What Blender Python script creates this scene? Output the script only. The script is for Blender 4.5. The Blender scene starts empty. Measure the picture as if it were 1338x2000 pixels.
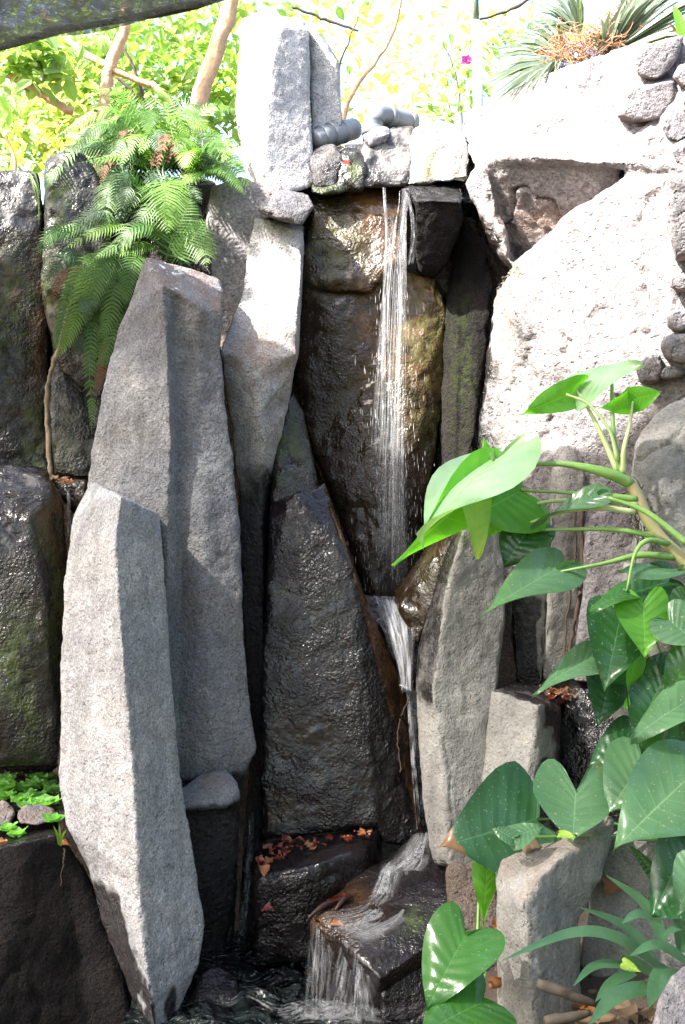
import bpy, bmesh, math, random
import numpy as np
from mathutils import Vector, Matrix

# ------------------------------------------------------------------ camera, sky, sun, exposure
scene = bpy.context.scene
C = scene.collection
CZ = 1.85                       # eye height above the datum just under the pool
F = 2273.0                      # focal length in photograph pixels
cam_data = bpy.data.cameras.new('camera')
cam_data.sensor_fit = 'VERTICAL'
cam_data.sensor_height = 36.0
cam_data.lens = 36.0 * F / 2000.0
cam_data.clip_start = 0.05
cam_data.clip_end = 2000.0
cam = bpy.data.objects.new('camera', cam_data)
cam.location = (0, 0, CZ)
cam.rotation_euler = (math.radians(90), 0, 0)
C.objects.link(cam)
scene.camera = cam

SUN_TRAVEL = Vector((0.60, 0.34, -0.73)).normalized()     # the way sunlight travels
SUN_EL = math.asin(-SUN_TRAVEL.z)
world = bpy.data.worlds.new('World')
scene.world = world
world.use_nodes = True
wn = world.node_tree
wn.nodes.clear()
w_out = wn.nodes.new('ShaderNodeOutputWorld')
w_bg = wn.nodes.new('ShaderNodeBackground')
w_sky = wn.nodes.new('ShaderNodeTexSky')
w_sky.sky_type = 'NISHITA'
w_sky.sun_disc = False
w_sky.sun_elevation = SUN_EL
w_sky.sun_rotation = math.atan2(-SUN_TRAVEL.x, -SUN_TRAVEL.y)
w_sky.dust_density = 4.0
w_sky.air_density = 1.0
w_sky.ozone_density = 0.6
w_bg.inputs['Strength'].default_value = 0.15
wn.links.new(w_sky.outputs[0], w_bg.inputs['Color'])
wn.links.new(w_bg.outputs[0], w_out.inputs['Surface'])
sun_data = bpy.data.lights.new('sun', 'SUN')
sun_data.energy = 5.0
sun_data.angle = math.radians(1.5)
sun_data.color = (1.0, 0.96, 0.9)
sun = bpy.data.objects.new('sun', sun_data)
sun.rotation_euler = SUN_TRAVEL.to_track_quat('-Z', 'Y').to_euler()
sun.location = (-6, -6, 12)
C.objects.link(sun)
vs = scene.view_settings
vs.view_transform = 'Standard'
vs.look = 'None'
vs.gamma = 1.0
vs.use_curve_mapping = False
vs.exposure = 2.5
scene.cycles.max_bounces = 5
scene.cycles.diffuse_bounces = 3
scene.cycles.glossy_bounces = 3
scene.cycles.transmission_bounces = 3
scene.cycles.transparent_max_bounces = 14
scene.cycles.caustics_reflective = False
scene.cycles.caustics_refractive = False

# ------------------------------------------------------------------ helpers
rng = random.Random(7)
def P(px, py, d):
    return Vector(((px - 669.0) * d / F, d, CZ + (1000.0 - py) * d / F))
def proj(v):
    return 669.0 + v[:, 0] * F / v[:, 1], 1000.0 - (v[:, 2] - CZ) * F / v[:, 1]

def _hash(ix, iy, iz, seed):
    h = (ix * 374761393 + iy * 668265263 + iz * 2147483647 + seed * 1274126177) & 0xFFFFFFFF
    h = ((h ^ (h >> 13)) * 1274126177) & 0xFFFFFFFF
    h = h ^ (h >> 16)
    return (h & 0xFFFF).astype(np.float64) / 32767.5 - 1.0
def vnoise(p, freq, seed=0):
    q = p * freq + 137.3
    i = np.floor(q).astype(np.int64)
    f = q - i
    f = f * f * f * (f * (f * 6 - 15) + 10)
    out = 0
    for dx in (0, 1):
        wx = f[:, 0] if dx else 1 - f[:, 0]
        for dy in (0, 1):
            wy = f[:, 1] if dy else 1 - f[:, 1]
            for dz in (0, 1):
                wz = f[:, 2] if dz else 1 - f[:, 2]
                out = out + _hash(i[:, 0] + dx, i[:, 1] + dy, i[:, 2] + dz, seed) * wx * wy * wz
    return out
def fbm(p, freq, octs=3, seed=0, ridged=False):
    s = 0; a = 1.0; t = 0
    for k in range(octs):
        n = vnoise(p, freq * 2.03 ** k, seed + k * 17)
        if ridged: n = 1 - 2 * np.abs(n)
        s = s + a * n; t += a; a *= 0.5
    return s / t

def tag(o, label=None, cat=None, group=None, kind=None):
    if label: o['label'] = label
    if cat: o['category'] = cat
    if group: o['group'] = group
    if kind or cat: o['kind'] = kind or 'thing'
    return o
def empty(name, loc, label=None, cat=None, group=None):
    o = bpy.data.objects.new(name, None)
    o.empty_display_size = 0.1
    C.objects.link(o)
    o.location = loc
    return tag(o, label, cat, group)
def link_mesh(name, me, mat=None, parent=None, smooth=True, origin=None):
    """link a mesh given in world coordinates; its origin moves to `origin` (or its base)"""
    n = len(me.vertices)
    co = np.empty(n * 3); me.vertices.foreach_get('co', co); co = co.reshape(-1, 3)
    if parent is not None:
        org = np.array(parent_origin(parent))
        loc = (0, 0, 0)
    else:
        org = np.array(origin) if origin is not None else np.array([co[:, 0].mean(), co[:, 1].mean(), co[:, 2].min()])
        loc = tuple(org)
    me.vertices.foreach_set('co', (co - org).ravel())
    me.update()
    o = bpy.data.objects.new(name, me)
    if mat is not None and not me.materials: me.materials.append(mat)
    if smooth: me.polygons.foreach_set('use_smooth', [True] * len(me.polygons))
    C.objects.link(o)
    o.location = loc
    if parent is not None: o.parent = parent
    return o
def parent_origin(p):
    v = Vector(p.location)
    while p.parent is not None:
        p = p.parent; v = v + Vector(p.location)
    return v
def mesh_from(verts, faces, uvs=None, attrs=None):
    me = bpy.data.meshes.new('mesh')
    me.from_pydata([tuple(v) for v in verts], [], faces)
    if uvs is not None:
        uvl = me.uv_layers.new(name='UVMap')
        li = np.empty(len(me.loops), dtype=np.int32); me.loops.foreach_get('vertex_index', li)
        uvl.data.foreach_set('uv', np.asarray(uvs, dtype=np.float32)[li].ravel())
    if attrs:
        for k, a in attrs.items():
            at = me.attributes.new(k, 'FLOAT', 'POINT')
            at.data.foreach_set('value', np.asarray(a, dtype=np.float32))
    me.update()
    return me

class MB:
    """collects simple pieces of ONE part"""
    def __init__(s): s.v = []; s.f = []; s.uv = []
    def add(s, v, f, uv=None):
        b = len(s.v); s.v += [tuple(x) for x in v]; s.f += [tuple(i + b for i in q) for q in f]
        s.uv += list(uv) if uv is not None else [(0, 0)] * len(v)
    def tube(s, pts, radii, n=7, cap=True):
        pts = [Vector(p) for p in pts]
        if not hasattr(radii, '__len__'): radii = [radii] * len(pts)
        v = []; f = []; uv = []
        ref = Vector((0.3, 0.2, 1)).normalized()
        m = len(pts)
        for i, p in enumerate(pts):
            t = (pts[min(i + 1, m - 1)] - pts[max(i - 1, 0)]).normalized()
            a = t.cross(ref)
            if a.length < 1e-3: a = t.cross(Vector((1, 0, 0)))
            a.normalize(); b = t.cross(a)

            for k in range(n):
                an = 2 * math.pi * k / n
                v.append(p + (a * math.cos(an) + b * math.sin(an)) * radii[i]); uv.append((i / max(1, m - 1), k / n))
        for i in range(m - 1):
            for k in range(n):
                k2 = (k + 1) % n
                f.append((i * n + k, i * n + k2, (i + 1) * n + k2, (i + 1) * n + k))
        if cap:
            f.append(tuple(range(n - 1, -1, -1))); f.append(tuple((m - 1) * n + k for k in range(n)))
        s.add(v, f, uv)
    def build(s, name, mat, parent=None, smooth=True, origin=None):
        return link_mesh(name, mesh_from(s.v, s.f, s.uv), mat, parent, smooth, origin)

def spline(pts, n):
    """Catmull-Rom through Vector points, n samples"""
    pts = [Vector(p) for p in pts]
    if len(pts) == 2: return [pts[0].lerp(pts[1], i / (n - 1)) for i in range(n)]
    ext = [pts[0] * 2 - pts[1]] + pts + [pts[-1] * 2 - pts[-2]]
    out = []
    m = len(pts) - 1
    for i in range(n):
        u = i / (n - 1) * m
        k = min(int(u), m - 1); t = u - k
        a, b, c, d = ext[k:k + 4]
        out.append(0.5 * ((2 * b) + (c - a) * t + (2 * a - 5 * b + 4 * c - d) * t * t + (3 * b - a - 3 * c + d) * t ** 3))
    return out

# ------------------------------------------------------------------ materials
def new_mat(name):
    m = bpy.data.materials.new(name); m.use_nodes = True
    nt = m.node_tree; nt.nodes.clear()
    out = nt.nodes.new('ShaderNodeOutputMaterial')
    return m, nt, out
class G:
    """tiny node-graph helper"""
    def __init__(s, nt): s.nt = nt; s.L = nt.links
    def n(s, typ, **kw):
        nd = s.nt.nodes.new(typ)
        for k, v in kw.items(): setattr(nd, k, v)
        return nd
    def put(s, sock, v):
        if hasattr(v, 'is_linked') or isinstance(v, bpy.types.NodeSocket): s.L.new(v, sock)
        else:
            if isinstance(v, (tuple, list)) and len(v) == 3 and sock.type == 'RGBA': v = (*v, 1)
            sock.default_value = v
    def noise(s, vec, scale, detail=4, rough=0.55, dist=0.0):
        nd = s.n('ShaderNodeTexNoise')
        s.put(nd.inputs['Vector'], vec); nd.inputs['Scale'].default_value = scale
        nd.inputs['Detail'].default_value = detail; nd.inputs['Roughness'].default_value = rough
        nd.inputs['Distortion'].default_value = dist
        return nd.outputs['Fac']
    def math(s, op, a, b=0.0, c=0.0, clamp=False):
        nd = s.n('ShaderNodeMath', operation=op, use_clamp=clamp)
        s.put(nd.inputs[0], a); s.put(nd.inputs[1], b); s.put(nd.inputs[2], c)
        return nd.outputs[0]
    def ramp(s, fac, lo, hi, a=0.0, b=1.0):
        nd = s.n('ShaderNodeMapRange'); nd.clamp = True; nd.interpolation_type = 'SMOOTHSTEP'
        s.put(nd.inputs['Value'], fac); s.put(nd.inputs['From Min'], lo); s.put(nd.inputs['From Max'], hi)
        s.put(nd.inputs['To Min'], a); s.put(nd.inputs['To Max'], b)
        return nd.outputs[0]
    def mix(s, fac, a, b, blend='MIX'):
        nd = s.n('ShaderNodeMix', data_type='RGBA', blend_type=blend)
        s.put(nd.inputs['Factor'], fac); s.put(nd.inputs['A'], a); s.put(nd.inputs['B'], b)
        return nd.outputs['Result']
    # Mix node sockets share names per data type: pick the colour ones
    def attr(s, name):
        nd = s.n('ShaderNodeAttribute', attribute_name=name); return nd.outputs['Fac']
def _mix(s, fac, a, b, blend='MIX'):
    nd = s.n('ShaderNodeMix', data_type='RGBA', blend_type=blend)
    s.put(nd.inputs[0], fac); s.put(nd.inputs[6], a); s.put(nd.inputs[7], b)
    return nd.outputs[2]
G.mix = _mix

def rock_mat(name, c1, c2, speck=0.35, wet_all=0.0, bump=1.0, moss_c=(0.07, 0.10, 0.016), rust_c=(0.19, 0.085, 0.026), grain=1.0, lichen=0.0, wet_tint=(0.075, 0.066, 0.066), spec=0.3):
    m, nt, out = new_mat(name); g = G(nt)
    pos = g.n('ShaderNodeNewGeometry').outputs['Position']
    big = g.noise(pos, 2.6, 3, 0.6)
    mid = g.noise(pos, 14, 4, 0.65)
    fine = g.noise(pos, 110 * grain, 3, 0.7)
    col = g.mix(g.ramp(big, 0.35, 0.66), c1, c2)
    dk = g.ramp(mid, 0.3, 0.72, 0.84, 1.12)
    col = g.mix(1.0, col, dk, 'MULTIPLY')
    sp = g.ramp(fine, 0.34, 0.66, 1 - speck, 1 + speck * 0.6)
    col = g.mix(1.0, col, sp, 'MULTIPLY')
    mp = g.n('ShaderNodeMapping'); mp.inputs['Scale'].default_value = (1, 1, 0.09); nt.links.new(pos, mp.inputs[0])
    run = g.noise(mp.outputs[0], 15, 3, 0.6)
    col = g.mix(1.0, col, g.ramp(run, 0.36, 0.62, 0.88, 1.04), 'MULTIPLY')       # run-off streaks
    if lichen > 0:
        lv = g.ramp(g.noise(pos, 9, 5, 0.7), 0.6, 0.72, 0, lichen)
        col = g.mix(lv, col, (0.42, 0.40, 0.34))
    moss = g.math('MULTIPLY', g.attr('moss'), g.ramp(g.noise(pos, 22, 3, 0.7), 0.36, 0.58), clamp=True)
    rust = g.math('MULTIPLY', g.attr('rust'), g.ramp(g.noise(pos, 10, 3, 0.65), 0.3, 0.6), clamp=True)
    white = g.math('MULTIPLY', g.attr('white'), g.ramp(g.noise(pos, 30, 3, 0.6), 0.54, 0.6), clamp=True)
    wet = g.math('ADD', g.attr('wet'), wet_all, clamp=True)
    wn_ = g.ramp(g.noise(pos, 7, 3, 0.65), 0.2, 0.8, -0.3, 0.3)
    wet = g.ramp(g.math('ADD', wet, g.math('MULTIPLY', wn_, g.ramp(wet, 0, 0.5, 0.6, 1))), 0.25, 0.7)
    dark = g.mix(1.0, col, wet_tint, 'MULTIPLY')
    col = g.mix(wet, col, dark)
    col = g.mix(rust, col, g.mix(wet, rust_c, tuple(x * 0.45 for x in rust_c)))
    col = g.mix(moss, col, g.mix(fine, moss_c, tuple(x * 0.4 for x in moss_c)))
    col = g.mix(white, col, (0.75, 0.75, 0.78))
    b = g.n('ShaderNodeBsdfPrincipled')
    g.put(b.inputs['Base Color'], col)
    gl = g.ramp(g.noise(pos, 9, 2, 0.6), 0.3, 0.7, 0.10, 0.34)
    rough = g.n('ShaderNodeMix', data_type='FLOAT')
    g.put(rough.inputs[0], g.math('MULTIPLY', wet, g.ramp(moss, 0, 1, 1, 0.5))); g.put(rough.inputs[2], 0.93); g.put(rough.inputs[3], gl)
    g.put(b.inputs['Roughness'], rough.outputs[0])
    g.put(b.inputs['Specular IOR Level'], g.ramp(wet, 0, 1, spec, 0.42))
    # relief: dry stone is grainy and pitted, a water film rounds the grain into small smooth bumps
    if wet_all > 0.2:
        vary = g.ramp(g.noise(pos, 4.5, 2, 0.6), 0.32, 0.68, 0.12, 1.0)
        h = g.math('MULTIPLY', g.noise(pos, 75 * grain, 2, 0.55, 0.2), vary)
        h = g.math('ADD', g.math('MULTIPLY', h, 0.75), g.math('MULTIPLY', g.noise(pos, 16, 2, 0.5), 0.7))
        dist = 0.0145 * bump
    else:
        h1 = g.noise(pos, 46 * grain, 4, 0.66)
        pits = g.ramp(g.noise(pos, 62 * grain, 2, 0.5), 0.26, 0.42)
        h = g.math('ADD', g.math('MULTIPLY', h1, 0.9), g.math('MULTIPLY', pits, 0.35))
        h = g.math('ADD', h, g.math('MULTIPLY', fine, 0.32))
        dist = 0.018 * bump
    bp = g.n('ShaderNodeBump'); bp.inputs['Strength'].default_value = 1.0
    bp.inputs['Distance'].default_value = dist
    g.put(bp.inputs['Height'], h)
    g.put(b.inputs['Normal'], bp.outputs[0])
    nt.links.new(b.outputs[0], out.inputs[0])
    return m

M = {}
M['basalt'] = rock_mat('grey_basalt', (0.20, 0.20, 0.215), (0.25, 0.243, 0.243), speck=0.34)
M['basalt_light'] = rock_mat('pale_basalt', (0.325, 0.32, 0.325), (0.385, 0.37, 0.35), speck=0.36)
M['basalt_pale'] = rock_mat('very_pale_basalt', (0.335, 0.33, 0.335), (0.40, 0.385, 0.375), speck=0.3)
M['basalt_dark'] = rock_mat('dark_basalt', (0.125, 0.122, 0.130), (0.17, 0.155, 0.15), speck=0.45, lichen=0.25)
M['smooth'] = rock_mat('smooth_grey_stone', (0.21, 0.20, 0.185), (0.265, 0.25, 0.225), speck=0.2, bump=0.55)
M['wall'] = rock_mat('pale_pink_rock', (0.175, 0.162, 0.17), (0.235, 0.215, 0.212), speck=0.3, bump=1.3, grain=0.6)
M['black'] = rock_mat('wet_black_rock', (0.135, 0.12, 0.138), (0.10, 0.088, 0.092), speck=0.4, wet_all=0.75, bump=1.0)
M['brown'] = rock_mat('wet_brown_rock', (0.21, 0.15, 0.10), (0.15, 0.125, 0.085), speck=0.4, wet_all=0.75, bump=1.0, moss_c=(0.075, 0.068, 0.010), rust_c=(0.21, 0.10, 0.032), wet_tint=(0.11, 0.088, 0.062))
M['damp'] = rock_mat('damp_grey_rock', (0.21, 0.20, 0.20), (0.17, 0.165, 0.15), speck=0.3, wet_all=0.33, bump=1.1)
M['basin'] = rock_mat('black_dripping_rock', (0.03, 0.02, 0.016), (0.016, 0.013, 0.012), speck=0.4, wet_all=0.8, bump=0.7)
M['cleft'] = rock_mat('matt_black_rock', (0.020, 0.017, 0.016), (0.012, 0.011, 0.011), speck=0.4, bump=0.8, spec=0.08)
M['soilrock'] = rock_mat('earthy_rock', (0.15, 0.11, 0.085), (0.10, 0.08, 0.07), speck=0.4, bump=1.4)

# ------------------------------------------------------------------ rocks
def hull_into(bm, pts):
    vs_ = [bm.verts.new(p) for p in pts]
    r = bmesh.ops.convex_hull(bm, input=vs_, use_existing_faces=False)
    junk = [e for e in r['geom_interior'] if isinstance(e, bmesh.types.BMVert)]
    junk += [e for e in r['geom_unused'] if isinstance(e, bmesh.types.BMVert)]
    if junk: bmesh.ops.delete(bm, geom=list(set(junk)), context='VERTS')
def fr(pts, back=0.35, shrink=0.86, up=0):
    """front outline (px, py, d) with a body behind it"""
    pts = [tuple(p) for p in pts]
    cx = sum(p[0] for p in pts) / len(pts); cy = sum(p[1] for p in pts) / len(pts); dm = max(p[2] for p in pts)
    return pts + [(cx + (p[0] - cx) * shrink, cy + (p[1] - cy) * shrink, max(dm, p[2]) + back) for p in pts]
def ringcol(rings):
    return [rings[i] + rings[i + 1] for i in range(len(rings) - 1)]
def gauss(px, py, cx, cy, rx, ry):
    return np.exp(-((px - cx) / rx) ** 2 - ((py - cy) / ry) ** 2)
def step(v, a, b):
    t = np.clip((v - a) / (b - a), 0, 1); return t * t * (3 - 2 * t)
NOISE = ((2.2, 0.018, 2), (7, 0.010, 3), (26, 0.0045, 3))
def rock(name, hulls, mat, label=None, cat='rock', voxel=0.012, amp=1.0, noise=NOISE, masks=None, parent=None, group=None, kind=None, seed=None, dirs=(1, 1, 1), chip=1.0, crack=0.006):
    bm = bmesh.new()
    for h in hulls: hull_into(bm, [P(*p) for p in h])
    bmesh.ops.recalc_face_normals(bm, faces=bm.faces[:])
    me = bpy.data.meshes.new('tmp'); bm.to_mesh(me); bm.free()
    o = bpy.data.objects.new('tmp', me); C.objects.link(o)
    md = o.modifiers.new('r', 'REMESH'); md.mode = 'VOXEL'; md.voxel_size = voxel; md.adaptivity = 0
    dg = bpy.context.evaluated_depsgraph_get()
    me2 = bpy.data.meshes.new_from_object(o.evaluated_get(dg))
    bpy.data.objects.remove(o); bpy.data.meshes.remove(me)
    n = len(me2.vertices)
    co = np.empty(n * 3); me2.vertices.foreach_get('co', co); co = co.reshape(-1, 3)
    nr = np.empty(n * 3); me2.vertex_normals.foreach_get('vector', nr); nr = nr.reshape(-1, 3)
    sd = (sum(ord(c) for c in (label or name)) * 7 + int(hulls[0][0][0])) % 9973 if seed is None else seed
    # how strongly each vertex sits on a convex arris: distance to the locally smoothed surface
    ed = np.empty(len(me2.edges) * 2, dtype=np.int64); me2.edges.foreach_get('vertices', ed); ed = ed.reshape(-1, 2)
    cnt = np.maximum(1, np.bincount(ed.ravel(), minlength=n)).astype(float)
    sm = co.copy()
    for _ in range(7):
        sm = np.stack([(np.bincount(ed[:, 0], sm[ed[:, 1], k], n) + np.bincount(ed[:, 1], sm[ed[:, 0], k], n)) / cnt for k in range(3)], 1)
    arris = np.clip(((co - sm) * nr).sum(1) / (voxel * 0.55), 0, 1.2)
    disp = -chip * arris * (0.010 * np.clip(fbm(co, 17, 3, sd + 31) + 0.15, 0, 1) * 1.6 + 0.030 * np.clip(fbm(co, 6, 2, sd + 37) - 0.12, 0, 1))
    ck = np.clip(1 - np.abs(fbm(co, 2.6, 3, sd + 51)) / 0.035, 0, 1) * step(fbm(co, 1.7, 2, sd + 57), -0.05, 0.25)
    disp = disp - crack * ck - 0.6 * crack * step(fbm(co, 11, 2, sd + 61), 0.42, 0.62)
    q = co * np.array(dirs)
    for f_, a_, oc in noise: disp = disp + fbm(q, f_, oc, sd) * a_ * amp
    co2 = co + nr * disp[:, None]
    me2.vertices.foreach_set('co', co2.ravel())
    px, py = proj(co2)
    wob = fbm(co, 5, 4, sd + 3) * 45
    ms = {'wet': 0, 'moss': 0, 'rust': 0, 'white': 0}
    if masks:
        for k, fn in masks.items(): ms[k] = fn(px + wob, py + wob * 0.7, nr)
    for k, a in ms.items():
        if k in ('wet', 'moss', 'rust', 'white'):
            at = me2.attributes.new(k, 'FLOAT', 'POINT')
            at.data.foreach_set('value', np.clip(np.zeros(n) + a, 0, 1).astype(np.float32))
    me2.materials.clear()
    me2.name = name
    ob = link_mesh(name, me2, M[mat], parent)
    return tag(ob, label, cat if (label and parent is None) else None, group, kind)
# ------------------------------------------------------------------ terrain
def relief_sheet(name, x0, x1, y0, y1, nx, ny, zf, mat, kind='structure', label=None):
    xs = np.linspace(x0, x1, nx); ys = np.linspace(y0, y1, ny)
    X, Y = np.meshgrid(xs, ys); p = np.stack([X.ravel(), Y.ravel(), 0 * X.ravel()], 1)
    p[:, 2] = zf(p)
    f = [(j * nx + i, j * nx + i + 1, (j + 1) * nx + i + 1, (j + 1) * nx + i) for j in range(ny - 1) for i in range(nx - 1)]
    o = link_mesh(name, mesh_from(p, f), mat)
    return tag(o, label, kind=kind)
m, nt, out = new_mat('dark_soil'); g = G(nt)
pos = g.n('ShaderNodeNewGeometry').outputs['Position']
b = g.n('ShaderNodeBsdfPrincipled')
g.put(b.inputs['Base Color'], g.mix(g.noise(pos, 9, 8, 0.7), (0.05, 0.036, 0.026), (0.16, 0.115, 0.08)))
b.inputs['Roughness'].default_value = 0.95
bp = g.n('ShaderNodeBump'); bp.inputs['Distance'].default_value = 0.03; g.put(bp.inputs['Height'], g.noise(pos, 30, 8, 0.7)); g.put(b.inputs['Normal'], bp.outputs[0])
nt.links.new(b.outputs[0], out.inputs[0]); M['soil'] = m

relief_sheet('ground', -300, 300, -300, 300, 121, 121, lambda p: -0.35 + 0 * p[:, 0], M['soil'])
# the bank behind the rockwork: rises to the level of the planting above
def bank_z(p):
    return 3.44 + 0.06 * fbm(p, 0.7, 3, 5) + 0.01 * np.clip(p[:, 1] - 6, 0, 60)
relief_sheet('hillside', -40, 40, 5.98, 90, 161, 220, bank_z, M['soil'])
rock('hillside_core', [[(-1500, 395, 6.0), (2800, 395, 6.0), (-1500, 1900, 6.0), (2800, 1900, 6.0), (-1500, 420, 6.6), (2800, 420, 6.6), (-1500, 1900, 6.6), (2800, 1900, 6.6)]], 'soilrock', None, voxel=0.06, amp=2.0, kind='structure')
# planting bed at the visitor's side, under the foreground leaves
def bed_z(p):
    return 0.22 + 0.05 * fbm(p, 3, 3, 9) + 0.10 * step(p[:, 0], 0.5, 1.3) - 0.5 * (1 - step(p[:, 0], 0.30, 0.42))
relief_sheet('planting_bed', 0.28, 2.6, 2.4, 4.7, 90, 90, bed_z, M['soil'])

# ------------------------------------------------------------------ rocks, left side
def ring(L, Mi, R, b, back=0.42):
    """a column's cross-section: left arris, front arris, right arris and a back"""
    return [L, Mi, R, (L[0] + 0.25 * (R[0] - L[0]), L[1], b), (L[0] + 0.8 * (R[0] - L[0]), R[1], b)]
def wetbelow(y0, y1):
    return lambda px, py, nr: step(py, y0, y1)

# nearest column
rock('basalt_column', [
    [(172, 948, 4.78), (182, 938, 4.80), (236, 968, 4.42), (314, 1004, 4.62), (200, 960, 4.95), (300, 1000, 4.95),
     (140, 1010, 4.74), (224, 1062, 4.36), (319, 1062, 4.56), (185, 1040, 4.95), (300, 1050, 4.95)]] + ringcol([
    ring((140, 1010, 4.74), (224, 1062, 4.36), (319, 1062, 4.56), 4.95),
    ring((125, 1130, 4.70), (232, 1180, 4.32), (329, 1200, 4.54), 4.93),
    ring((118, 1300, 4.66), (244, 1330, 4.27), (338, 1350, 4.50), 4.9),
    ring((113, 1540, 4.60), (260, 1520, 4.22), (350, 1500, 4.46), 4.86),
    ring((128, 1615, 4.57), (264, 1620, 4.20), (366, 1610, 4.43), 4.82),
    ring((172, 1700, 4.53), (268, 1720, 4.18), (386, 1720, 4.40), 4.78),
    ring((198, 1800, 4.46), (272, 1800, 4.16), (400, 1805, 4.36), 4.7),
    ring((225, 1870, 4.40), (284, 1880, 4.14), (388, 1885, 4.32), 4.6),
    ring((262, 1960, 4.34), (294, 1960, 4.12), (352, 1965, 4.26), 4.5),
    ring((285, 2060, 4.28), (300, 2060, 4.12), (342, 2060, 4.22), 4.4)]),
    'basalt_pale', 'pale two-faced basalt column standing nearest, at lower left', 'basalt column', voxel=0.0085, amp=0.5, chip=0.45, crack=0.003,
    noise=((2.2, 0.012, 2), (9, 0.008, 3), (34, 0.0075, 3)),
    masks={'wet': lambda px, py, nr: np.maximum(0.9 * step(py, 1930, 2010) * step(px, 330, 360), np.maximum(0.95 * step(py, 1670, 1760) * step(172 + (py - 1700) * 0.33 + 42 - px, 0, 22), 1.2 * gauss(px, py, 330, 1965, 20, 36)))})

def lobes(rings):
    out_ = []
    for i in range(len(rings) - 1):
        for idx in ((0, 1, 2, 5, 6), (2, 3, 4, 5, 6)):
            out_.append([rings[i][k] for k in idx] + [rings[i + 1][k] for k in idx])
    return out_
# taller column behind it with the brown cap
rock('basalt_column', [
    [(286, 502, 5.10), (352, 522, 5.22), (432, 545, 5.30), (437, 612, 4.98), (388, 600, 4.93), (318, 556, 4.90), (262, 572, 5.06), (300, 520, 5.4), (425, 560, 5.42)]] + lobes([
    [(262, 572, 5.06), (318, 556, 4.90), (343, 590, 4.95), (390, 602, 4.93), (437, 614, 4.98), (290, 560, 5.4), (425, 600, 5.4)],
    [(232, 640, 5.06), (326, 650, 4.88), (345, 680, 4.965), (388, 690, 4.96), (433, 690, 5.00), (262, 640, 5.4), (425, 680, 5.4)],
    [(205, 730, 5.05), (328, 740, 4.86), (346, 770, 4.955), (390, 780, 4.95), (440, 780, 5.0), (240, 730, 5.38), (430, 780, 5.4)],
    [(180, 865, 5.02), (334, 860, 4.83), (346, 880, 4.92), (395, 880, 4.91), (456, 885, 4.95), (215, 865, 5.36), (440, 880, 5.38)],
    [(168, 960, 5.0), (328, 985, 4.81), (346, 1000, 4.89), (400, 1000, 4.86), (467, 1005, 4.92), (205, 960, 5.34), (450, 1000, 5.36)],
    [(170, 1200, 4.96), (328, 1200, 4.80), (350, 1200, 4.86), (400, 1200, 4.81), (474, 1210, 4.88), (205, 1200, 5.3), (455, 1200, 5.3)],
    [(180, 1380, 4.93), (328, 1380, 4.78), (350, 1380, 4.82), (410, 1380, 4.77), (492, 1390, 4.86), (205, 1380, 5.25), (465, 1380, 5.25)],
    [(190, 1470, 4.92), (328, 1470, 4.78), (350, 1480, 4.80), (420, 1470, 4.76), (500, 1465, 4.86), (215, 1470, 5.2), (465, 1470, 5.2)],
    [(200, 1530, 4.93), (328, 1535, 4.82), (350, 1535, 4.82), (430, 1532, 4.79), (470, 1528, 4.86), (225, 1530, 5.2), (455, 1530, 5.2)],
    [(210, 1900, 4.98), (328, 1900, 4.92), (360, 1900, 4.92), (430, 1900, 4.92), (455, 1900, 4.95), (225, 1900, 5.2), (445, 1900, 5.2)]]),
    'basalt', 'tall grey basalt column with brown lichened cap streaked with droppings', 'basalt column', voxel=0.0095, amp=0.6, chip=0.45, crack=0.004,
    noise=((2.2, 0.016, 2), (9, 0.011, 3), (34, 0.0075, 3)),
    masks={'rust': lambda px, py, nr: 0.42 * step(nr[:, 2], 0.25, 0.6) * step(700 - py, 0, 60),
           'white': lambda px, py, nr: np.maximum(gauss(px, py, 315, 520, 22, 9), gauss(px, py, 335, 556, 9, 7)) * 1.1,
           'wet': lambda px, py, nr: step(py, 1490, 1540)})

# column with the sloping pale shoulder
rock('basalt_column', ringcol([
    [(496, 424, 5.62), (592, 452, 5.60), (500, 420, 5.95), (595, 440, 5.95)],
    [(480, 500, 5.56), (590, 500, 5.52), (490, 500, 5.95), (592, 500, 5.95)],
    [(474, 575, 5.45), (586, 575, 5.42), (485, 560, 5.92), (590, 575, 5.92)],
    [(431, 684, 5.22), (470, 702, 5.16), (520, 700, 5.15), (582, 690, 5.22), (460, 660, 5.9), (585, 690, 5.9)],
    [(437, 728, 5.20), (496, 742, 5.12), (578, 715, 5.24), (460, 720, 5.85), (575, 720, 5.85)],
    [(446, 800, 5.22), (508, 810, 5.12), (564, 790, 5.32), (470, 800, 5.8), (560, 800, 5.8)],
    [(456, 880, 5.24), (517, 870, 5.14), (546, 880, 5.36), (470, 880, 5.8), (545, 880, 5.8)],
    [(466, 985, 5.26), (512, 930, 5.20), (530, 960, 5.36), (475, 980, 5.8), (530, 980, 5.8)],
    [(474, 1200, 5.24), (515, 1150, 5.22), (526, 1160, 5.34), (480, 1200, 5.7), (525, 1200, 5.7)],
    [(484, 1500, 5.18), (512, 1500, 5.14), (522, 1500, 5.28), (485, 1500, 5.6), (520, 1500, 5.6)],
    [(462, 1860, 5.05), (500, 1860, 5.0), (520, 1860, 5.1), (480, 1860, 5.4), (520, 1860, 5.4)]]),
    'basalt_light', 'twisted basalt column with pale sloping shoulder and dark wet foot', 'basalt column', voxel=0.010, amp=0.7, chip=0.5,
    masks={'wet': lambda px, py, nr: step(py, 840, 1000) , 'rust': lambda px, py, nr: 0.5 * gauss(px, py, 500, 690, 90, 60)})
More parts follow.
